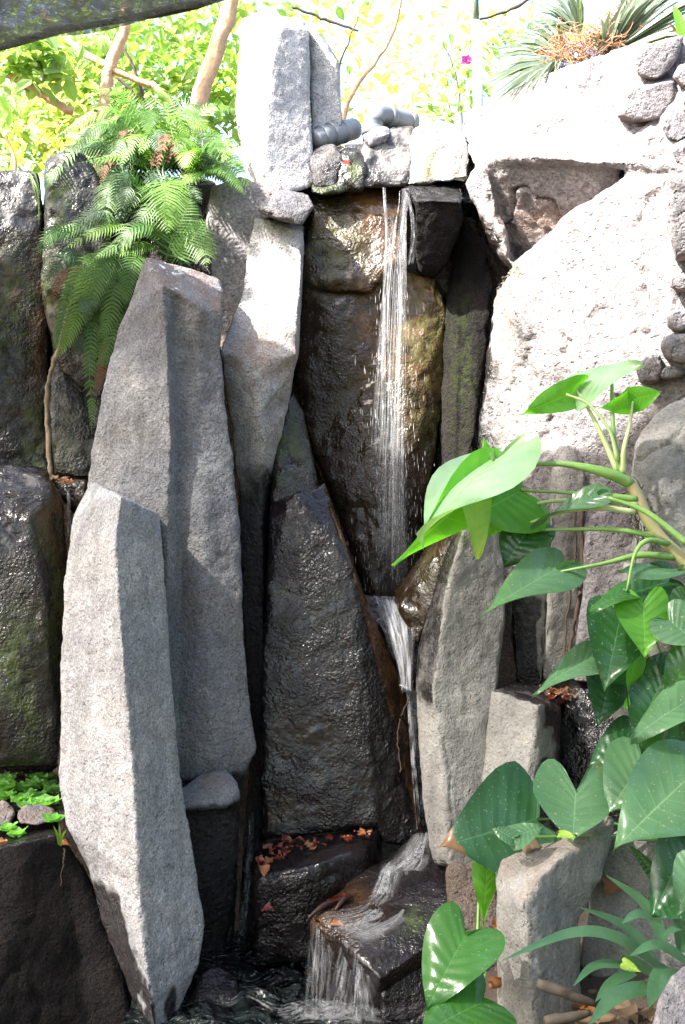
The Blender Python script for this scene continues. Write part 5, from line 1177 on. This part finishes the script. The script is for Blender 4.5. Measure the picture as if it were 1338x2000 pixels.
for u0, u1, pf, sd_ in ((-0.75, 0.8, pA, 51), (-0.3, 0.45, pA, 52), (-0.7, 0.7, pB, 53), (-0.6, 0.6, pD, 54), (-1.0, 1.0, pC, 55)):
    link_mesh('veil', uv_sheet(spline(pf(u0, r), 90), spline(pf(u1, r), 90), 14, sd_, 0.014), M['veil'], fall)
mb = MB(); strands(mb, 14, pA, (0.0007, 0.002), 40, r, 0.45); strands(mb, 9, pB, (0.0007, 0.0018), 40, r, 0.5)
mb.build('stream', M['water'], fall)
mb = MB()
for k in range(700):
    t = r.random() ** 0.7; x = r.gauss(766, 16 + 34 * t); y = 450 + 720 * t; a = P(x, y, 5.43 + r.uniform(-.05, .04)); L = r.uniform(0.010, 0.045)
    mb.tube([a, a - Vector((0, 0, L * .5)), a - Vector((0, 0, L))], [0.0004, r.uniform(0.0008, 0.0018), 0.0004], 4, cap=False)
tag(mb.build('droplet', M['foam'], fall), kind='stuff')

casc = empty('cascade', P(800, 1345, 5.1), 'narrow white cascade sliding through the chute beside the wedge', 'cascade')
for k_, q_ in enumerate((0.0, 0.012)):
    link_mesh('sheet', uv_sheet([v_ - Vector((0, q_, 0)) for v_ in spline([P(*q) for q in [(726, 1172, 5.30), (738, 1200, 5.20), (762, 1262, 5.11), (780, 1320, 5.07), (784, 1352, 5.05)]], 50)], [v_ - Vector((0, q_, 0)) for v_ in spline([P(*q) for q in [(796, 1172, 5.26), (800, 1200, 5.16), (804, 1262, 5.07), (804, 1320, 5.05), (806, 1352, 5.03)]], 50)], 18, 5 + k_, 0.014), M['veil'], casc)
link_mesh('splash', uv_sheet(spline([P(716, 1164, 5.36), P(728, 1178, 5.24), P(752, 1235, 5.09), P(774, 1300, 5.04), P(780, 1356, 5.02)], 40), spline([P(812, 1166, 5.3), P(812, 1182, 5.17), P(812, 1240, 5.04), P(808, 1300, 5.02), P(808, 1356, 5.0)], 40), 18, 44, 0.016), M['splash'], casc)
def pE(u, r):
    o_ = r.uniform(-.012, .0)
    return [P(758 + u * 36, 1170 + abs(u) * 10, 5.28 + o_), P(770 + u * 30, 1195, 5.18 + o_), P(782 + u * 18, 1262, 5.08 + o_), P(792 + u * 11, 1325, 5.04 + o_), P(794 + u * 12, 1350, 5.02 + o_)]
mb = MB(); strands(mb, 50, pE, (0.0008, 0.0022), 26, r, 0.3); mb.build('stream', M['water'], casc)
mb = MB(); strands(mb, 10, lambda u, r: [P(784 + u * 8, 1338, 5.04), P(793 + u * 8, 1343, 5.02), P(802 + u * 5, 1348, 5.02)], (0.002, 0.004), 8, r, 0.2); mb.build('foam', M['foam'], casc)
def pF(u, r): return [P(797 + u * 6, 1350, 5.04), P(800 + u * 6, 1400, 5.03), P(808 + u * 9, 1500, 4.98), P(818 + u * 10, 1620, 4.9)]
mb = MB(); strands(mb, 30, pF, (0.0007, 0.0022), 26, r, 0.45); mb.build('trickle', M['water'], casc)

low = empty('cascade', P(640, 2000, 4.2), 'lower cascade spreading over the tilted rock into the pool', 'cascade')
# surface of the tilted rock (top plane) for the sliding film
TILT = [(752, 1672, 4.80), (838, 1628, 4.88), (870, 1700, 4.58), (842, 1780, 4.35), (742, 1905, 4.065), (690, 1848, 4.18), (606, 1788, 4.36), (680, 1735, 4.56)]
A_ = np.array([tuple(P(*q)) for q in TILT]); c_ = A_.mean(0); n_pl = np.linalg.svd(A_ - c_)[2][2]; n_pl = n_pl * np.sign(n_pl[2])
def on_tilt(px, py, lift=0.02):
    d_ = np.array([(px - 669) / F, 1.0, (1000 - py) / F]); o_ = np.array([0, 0, CZ])
    t = (c_ - o_).dot(n_pl) / d_.dot(n_pl); return Vector(o_ + d_ * t + n_pl * lift)
def tsheet(Lp, Rp, n, m_, seed, lift=0.02, bump=0.008):
    return uv_sheet(spline([on_tilt(q[0], q[1], lift) for q in Lp], n), spline([on_tilt(q[0], q[1], lift) for q in Rp], n), m_, seed, bump, n_pl)
for k_, lf_ in enumerate((0.018, 0.028)):
    link_mesh('sheet', tsheet([(806, 1640), (764, 1684), (735, 1712)], [(846, 1636), (842, 1705), (812, 1745)], 40, 20, 3 + k_, lf_), M['film'], low)
    link_mesh('sheet', tsheet([(746, 1700), (726, 1742), (680, 1780), (604, 1792)], [(800, 1716), (830, 1755), (806, 1822), (706, 1866)], 60, 30, 14 + k_, lf_), M['film'], low)
link_mesh('sheet', uv_sheet(spline([on_tilt(748, 1696, .03), on_tilt(738, 1722, .05), on_tilt(724, 1760, .035), on_tilt(700, 1790, .02)], 40), spline([on_tilt(792, 1708, .03), on_tilt(790, 1730, .05), on_tilt(776, 1772, .035), on_tilt(756, 1806, .02)], 40), 18, 9, 0.012, n_pl), M['veil'], low)
mb = MB()
def pG(u, r):
    a = (u + 1) / 2
    return [on_tilt(756 + 30 * a, 1700 + 14 * a, 0.035), on_tilt(742 + 46 * a, 1738 + 14 * a, 0.028), on_tilt(700 + 70 * a, 1785 + 30 * a, 0.026), on_tilt(622 + 70 * a, 1800 + 55 * a, 0.024)]
strands(mb, 40, pG, (0.0008, 0.002), 22, r, 0.45)
def pH(u, r): return [on_tilt(768 + u * 14, 1702 + 4 * u, 0.04), on_tilt(757 + u * 18, 1722, 0.045), on_tilt(746 + u * 26, 1752, 0.035), on_tilt(728 + u * 34, 1780, 0.025)]
strands(mb, 40, pH, (0.0008, 0.002), 16, r, 0.3)
strands(mb, 40, lambda u, r: [on_tilt(832 + u * 8, 1648, 0.03), on_tilt(812 + u * 16, 1685, 0.03), on_tilt(780 + u * 26, 1712, 0.03)], (0.0008, 0.0022), 14, r, 0.4)
mb.build('stream', M['water'], low)
mb = MB()
def drop(x0, y0, d0, x1, w):
    def f_(u, r): return [P(x0 + u * w * 0.6, y0, d0 - 0.0), P(x0 + (x1 - x0) * .15 + u * w * .7, y0 + 18, d0 - 0.05), P(x0 + (x1 - x0) * .5 + u * w * .9, y0 + 90, d0 - 0.09), P(x1 + u * w * 1.3, 1990, d0 - 0.11)]
    return f_
for x0, y0, d0, x1, w, n_ in [(624, 1806, 4.36, 610, 9, 12), (680, 1836, 4.28, 652, 8, 9), (704, 1862, 4.2, 700, 16, 18)]:
    strands(mb, n_, drop(x0, y0, d0, x1, w), (0.0006, 0.0020), 18, r, 0.5)
mb.build('stream', M['water'], low)
for (xa, xb, ya, yb, d0, xc, xd, sd_) in [(600, 660, 1794, 1822, 4.35, 588, 652, 31), (660, 700, 1826, 1850, 4.27, 626, 676, 32), (684, 730, 1848, 1884, 4.18, 668, 752, 33)]:
    link_mesh('veil', uv_sheet(spline([P(xa, ya, d0), P(xa - 1, ya + 18, d0 - .04), P(xa + (xc - xa) * .5, ya + 95, d0 - .09), P(xc, 2004, d0 - .11)], 50), spline([P(xb, yb, d0), P(xb + 1, yb + 18, d0 - .04), P(xb + (xd - xb) * .5, yb + 85, d0 - .09), P(xd, 2004, d0 - .11)], 50), 20, sd_, 0.016), M['veil'], low)
for (x_, y_, rad_, sd_) in ((606, 1992, 0.10, 61), (652, 1996, 0.09, 62), (708, 1996, 0.13, 63)):     # churned patches where the veils land
    c0 = P(x_, y_, 4.2); c0.z = POOL + 0.02
    V = []; Fc = []; UVs = []
    for i in range(13):
        for j in range(25):
            rr_, an = rad_ * i / 12.0, j / 24.0 * 2 * math.pi; V.append((c0.x + rr_ * math.cos(an) * 1.2, c0.y + rr_ * math.sin(an), c0.z + 0.018 * math.exp(-(i / 5.0) ** 2))); UVs.append((0.25 + 0.65 * i / 12.0, 0.5 + 0.2 * math.sin(an * 3)))
    V = np.array(V); V[:, 2] += 0.012 * fbm(V, 18, 3, sd_)
    Fc = [(i * 25 + j, i * 25 + j + 1, (i + 1) * 25 + j + 1, (i + 1) * 25 + j) for i in range(12) for j in range(24)]
    link_mesh('foam', mesh_from(V, Fc, UVs), M['veil'], low)
tr_ = empty('trickle', P(470, 1820, 5.0), 'faint trickle running down between squat rock and ledge', 'water')
mb = MB(); strands(mb, 22, lambda u, r: [P(492 + u * 10, 1560, 5.03), P(488 + u * 12, 1660, 5.0), P(474 + u * 20, 1800, 4.92), P(466 + u * 30, 1862, 4.86)], (0.0006, 0.0018), 18, r, 0.4); mb.build('stream', M['water'], tr_)
tr2 = empty('trickle', P(135, 1010, 5.2), 'tiny drip falling from the little ledge at left', 'water')
mb = MB(); strands(mb, 8, lambda u, r: [P(134 + u * 5, 950, 5.27), P(134 + u * 5, 985, 5.24), P(134 + u * 7, 1060, 5.2)], (0.0008, 0.002), 12, r, 0.3); mb.build('stream', M['water'], tr2)

# ------------------------------------------------------------------ pipes behind the lip
def pipe(loc, label, runs, collars):
    o = empty('pipe', P(*loc), label, 'pipe', 'pipes above the waterfall')
    for nm, p_, rad in runs:
        mb = MB(); mb.tube(spline([P(*q) for q in p_], 20), rad, 20); mb.build(nm, M['pipe'], o)
    for (a, b_, rad) in collars:
        mb = MB(); A = P(*a); B = P(*b_); d = (B - A).normalized()
        mb.tube([A - d * 0.004, A, B, B + d * 0.004], [rad * 0.94, rad, rad, rad * 0.94], 20); mb.build('collar', M['pipe'], o)
    return o
pipe((730, 270, 6.05), 'grey elbow pipe bent over the top stones', [('elbow', [(728, 275, 6.0), (729, 245, 6.0), (736, 226, 6.01), (752, 226, 6.06), (775, 233, 6.12), (800, 238, 6.2)], 0.052)],
     [((728, 262, 6.0), (728, 250, 6.0), 0.058), ((757, 228, 6.07), (764, 230, 6.09), 0.058), ((796, 238, 6.19), (804, 239, 6.21), 0.060)])
pipe((640, 285, 6.0), 'grey horizontal pipe end beside the pillar', [('tube', [(612, 276, 5.9), (640, 266, 5.98), (690, 252, 6.15)], 0.056)],
     [((626, 270, 5.94), (634, 268, 5.96), 0.064), ((644, 264, 5.99), (652, 262, 6.01), 0.064), ((664, 258, 6.06), (670, 257, 6.08), 0.062)])

# ------------------------------------------------------------------ floating and fallen leaves
r = random.Random(5)
def rosette(px, py, d, size, seed, label):
    c = P(px, py, d); o = empty('water_lettuce', c, label, 'water lettuce', 'water lettuce in the basin')
    rr_ = random.Random(seed); a0 = rr_.uniform(0, 6.28)
    for k in range(7):
        a = a0 + k * 2.4; el = 0.3 + 0.07 * k; L = size * (1 - 0.07 * k) * rr_.uniform(.85, 1.1)
        t = c + Vector((math.cos(a) * L * math.cos(el), math.sin(a) * L * math.cos(el), L * math.sin(el)))
        N_ = Vector((-math.cos(a) * math.sin(el), -math.sin(a) * math.sin(el), math.cos(el)))
        link_mesh('leaf', heart(c, t, 1.25, N_, 0.1, -0.15, 0.04, 0.1, seed * 9 + k, 3), M['lettuce'], o)
BZ = -1.262
for k in range(32):
    d = 4.90 + 0.60 * (k / 31.0); x = r.uniform(-30, 108); y = 1000 - BZ * F / d - 6
    rosette(x, y, d, r.uniform(0.045, 0.08), k + 1, 'pale green water lettuce rosette floating in the left basin')
for k, (x, y, d, lb) in enumerate([(14, 1622, 4.66, 'dull green water lettuce on the rim at the left edge'), (32, 1632, 4.62, 'water lettuce hanging over the basin rim below the wide stone'), (104, 1604, 4.7, 'water lettuce tucked between rim stone and pale column')]):
    o = rosette(x, y, d, 0.06, 70 + k, lb)
def fallen(name, px, py, d, L, mat, label, cat, group, seed, N_=None, curl=0.25):
    rr_ = random.Random(seed); a = rr_.uniform(0, 6.28); b_ = P(px, py, d)
    N_ = Vector(N_) if N_ else Vector((rr_.uniform(-.3, .3), rr_.uniform(-.5, .1), 1)); N_.normalize()
    d_ = Vector((math.cos(a), math.sin(a), rr_.uniform(-.1, .15))); d_ = (d_ - N_ * d_.dot(N_)).normalized()
    return tag(link_mesh(name, heart(b_, b_ + d_ * L, rr_.uniform(.5, .85), N_, 0.15, rr_.uniform(-curl, curl), 0.06, 0.15, seed, 3), M[mat]), label, cat, group)
for k in range(46):
    t = r.random() ** 1.6; x = 512 + 215 * t; y = 1650 + (1 - t) * r.uniform(-6, 40) - 22 * t + r.uniform(-3, 5)
    d = (1.355 + (640 - x) / 135 * 0.045) * F / (y - 1000)
    fallen('fallen_leaf', x, y - 3, d, r.uniform(0.022, 0.05), r.choice(['dead_red', 'dead_red', 'dead_red', 'dead_orange']), 'wet red-brown fallen leaf on the black ledge', 'fallen leaf', 'red leaves on the ledge', 500 + k)
for k, (x, y, d, L) in enumerate([(516, 1690, 4.56, 0.055), (530, 1770, 4.52, 0.045), (690, 1748, 4.48, 0.10), (678, 1762, 4.45, 0.08), (648, 1800, 4.3, 0.05)]):
    fallen('fallen_leaf', x, y, d, L, ['dead_orange', 'dead_red', 'dead_red', 'dead_red', 'dead_orange'][k], ['bright orange leaf stuck at the left corner of the ledge', 'red leaf stuck on the dark ledge front', 'big red leaf lying at the top of the tilted rock', 'red leaf beside the two curled pods', 'yellowish leaf on the tilted rock edge'][k], 'fallen leaf', None, 560 + k, (0, -0.7, 0.7))
for k, (a, b_) in enumerate([((604, 1806, 4.34), (668, 1772, 4.46)), ((656, 1792, 4.34), (690, 1764, 4.42))]):
    mb = MB(); A = on_tilt(*a[:2], 0.03); B = on_tilt(*b_[:2], 0.03); sp = spline([A, A.lerp(B, .5) + Vector((0, 0, .015)), B], 16)
    mb.tube(sp, [0.011 * math.sin(math.pi * (0.12 + 0.8 * q / 15)) * (1 + 0.12 * (q % 2)) for q in range(16)], 8)
    tag(mb.build('curled_leaf', plain_mat('dark_curled_leaf', (0.02, 0.008, 0.007), (0.04, 0.014, 0.011), 0.3, 30, 0.004)), ['long dark curled leaf on the edge of the tilted rock', 'shorter dark curled leaf beside the red leaf'][k], 'fallen leaf')
for k in range(34):
    x = r.gauss(1082, 22); y = 1352 + r.gauss(0, 9) + (x - 1050) * 0.1; fallen('fallen_leaf', x, y, 4.68 + r.uniform(-.05, .1), r.uniform(.02, .05), r.choice(['dead_tan', 'dead_orange', 'dead_red', 'dead_tan']), 'small dry leaf scrap piled on the squared block', 'fallen leaf', 'litter on the block', 600 + k, None, 0.5)
for k in range(7):
    fallen('fallen_leaf', 106 + k * 6, 936 + r.uniform(-2, 4), 5.3 - r.uniform(0, .08), 0.05, r.choice(['dead_orange', 'dead_tan']), 'orange leaf resting on the little dripping ledge', 'fallen leaf', 'leaves on the little ledge', 650 + k, (0, -.5, 1))
fallen('fallen_leaf', 120, 1645, 4.5, 0.05, 'dead_orange', 'orange-red leaf on the basin corner below the rim stones', 'fallen leaf', None, 661)
fallen('fallen_leaf', 10, 1640, 4.56, 0.05, 'dead_orange', 'brown leaf among rim plants at the left edge', 'fallen leaf', None, 662)
fallen('fallen_leaf', 668, 316, 5.66, 0.05, 'dead_red', 'red leaf caught between the ledge stones', 'fallen leaf', None, 663, (0, -1, .3))
for k in range(40):
    x = r.uniform(985, 1330); y = r.uniform(1930, 2000); d = (CZ - 0.27) * F / (y - 1000)
    fallen('fallen_leaf', x, y - 4, d, r.uniform(.03, .08), r.choice(['dead_tan', 'dead_orange', 'dead_tan', 'dead_red']), 'dry leaf on the soil at the bottom right', 'fallen leaf', 'litter on the planting bed', 700 + k, None, 0.5)
for k, (x, y, d, L, mt_) in enumerate([(915, 1905, 3.6, .11, 'dead_tan'), (925, 1925, 3.56, .10, 'dead_tan'), (962, 1810, 3.8, .08, 'dead_orange'), (958, 1838, 3.8, .07, 'dead_orange'), (956, 1920, 3.7, .07, 'dead_orange'), (1180, 1730, 3.98, .09, 'dead_orange'), (1040, 1660, 3.82, .09, 'dead_tan'), (1215, 1880, 3.5, .06, 'leaf_yellow')]):
    fallen('fallen_leaf', x, y, d, L, mt_, ['crumpled tan leaf on top of the bottom glossy leaf', 'second crumpled tan leaf hanging lower on the glossy leaf', 'orange leaf beside the bright green leaf', 'brown leaf under the petiole of the glossy leaf', 'orange scrap beside the foreground boulder', 'brown leaf against the grey rock behind the boulder', 'tan leaf on the boulder top below the pale leaves', 'yellow withered scrap among the strap leaves'][k], 'fallen leaf', None, 760 + k, (-.1, -1, .5), 0.6)

# ------------------------------------------------------------------ roots, twigs, sprigs
def root(name, pts, rad, mat, label, cat, seg=30, jit=0.004):
    mb = MB(); rr_ = random.Random(int(pts[0][0])); sp = spline([P(*q) for q in pts], seg)
    mb.tube([q + Vector((rr_.uniform(-jit, jit), 0, rr_.uniform(-jit, jit))) for q in sp], [rad * rr_.uniform(.75, 1.25) for _ in sp], 6)
    return tag(mb.build(name, M[mat]), label, cat)
root('hanging_root', [(150, 560, 5.42), (128, 630, 5.42), (112, 690, 5.42), (96, 740, 5.42), (92, 800, 5.42), (96, 880, 5.42), (100, 935, 5.4)], 0.012, 'root', 'long fibrous root hanging down the wet left rocks', 'root')
root('twig', [(800, 1366, 4.98), (784, 1400, 4.96), (777, 1440, 4.94), (780, 1480, 4.92), (783, 1510, 4.9)], 0.003, 'twig', 'thin reddish twig curving down the wedge side', 'twig')
root('root', [(1140, 950, 4.86), (1136, 1040, 4.84), (1138, 1120, 4.82), (1128, 1180, 4.80), (1118, 1240, 4.79), (1112, 1300, 4.8)], 0.009, 'twig', 'dark knotted root running down between the right columns', 'root')
root('root', [(1122, 990, 4.86), (1124, 1060, 4.86), (1120, 1120, 4.84), (1108, 1200, 4.83), (1102, 1300, 4.82)], 0.005, 'twig', 'thinner root left of the knotted one', 'root')
root('root', [(1330, 1160, 4.1), (1318, 1210, 4.1), (1310, 1270, 4.12), (1316, 1320, 4.12)], 0.008, 'twig', 'brown root behind the heart leaves at right edge', 'root')
root('twig', [(1225, 1412, 4.4), (1228, 1430, 4.4), (1234, 1470, 4.42)], 0.004, 'twig', 'short bare twig under the dark leaves', 'twig')
root('twig', [(880, 1925, 3.5), (920, 1905, 3.5), (965, 1888, 3.55)], 0.003, 'litter', 'thin tan twig beside the crumpled leaf', 'twig')
root('twig', [(124, 1690, 4.5), (126, 1660, 4.48), (118, 1740, 4.5)], 0.002, 'litter', 'fine dry rootlet hanging from the basin corner', 'twig')
gs = empty('grass_tuft', P(66, 345, 5.7), 'sprig of bright grass on the far left rock', 'grass')
for p_ in ([(58, 338, 5.66), (66, 370, 5.62), (78, 410, 5.6)], [(60, 340, 5.66), (74, 380, 5.6), (76, 440, 5.58)], [(62, 336, 5.66), (70, 345, 5.6), (80, 390, 5.58)]):
    link_mesh('blade', blade([P(*q) for q in p_], 0.010, (0, -1, .3), 10), M['fern_light'], gs)
sg = empty('grass_tuft', P(232, 1630, 4.5), 'small sprig of weeds on the basin corner beside the pale column', 'grass')
for p_ in ([(115, 1650, 4.48), (112, 1630, 4.46), (104, 1612, 4.46)], [(118, 1652, 4.48), (122, 1632, 4.46), (130, 1620, 4.46)], [(116, 1650, 4.48), (117, 1630, 4.46), (116, 1610, 4.46)]):
    link_mesh('blade', blade([P(*q) for q in p_], 0.010, (0, -1, .3), 8), M['fern_light'], sg)
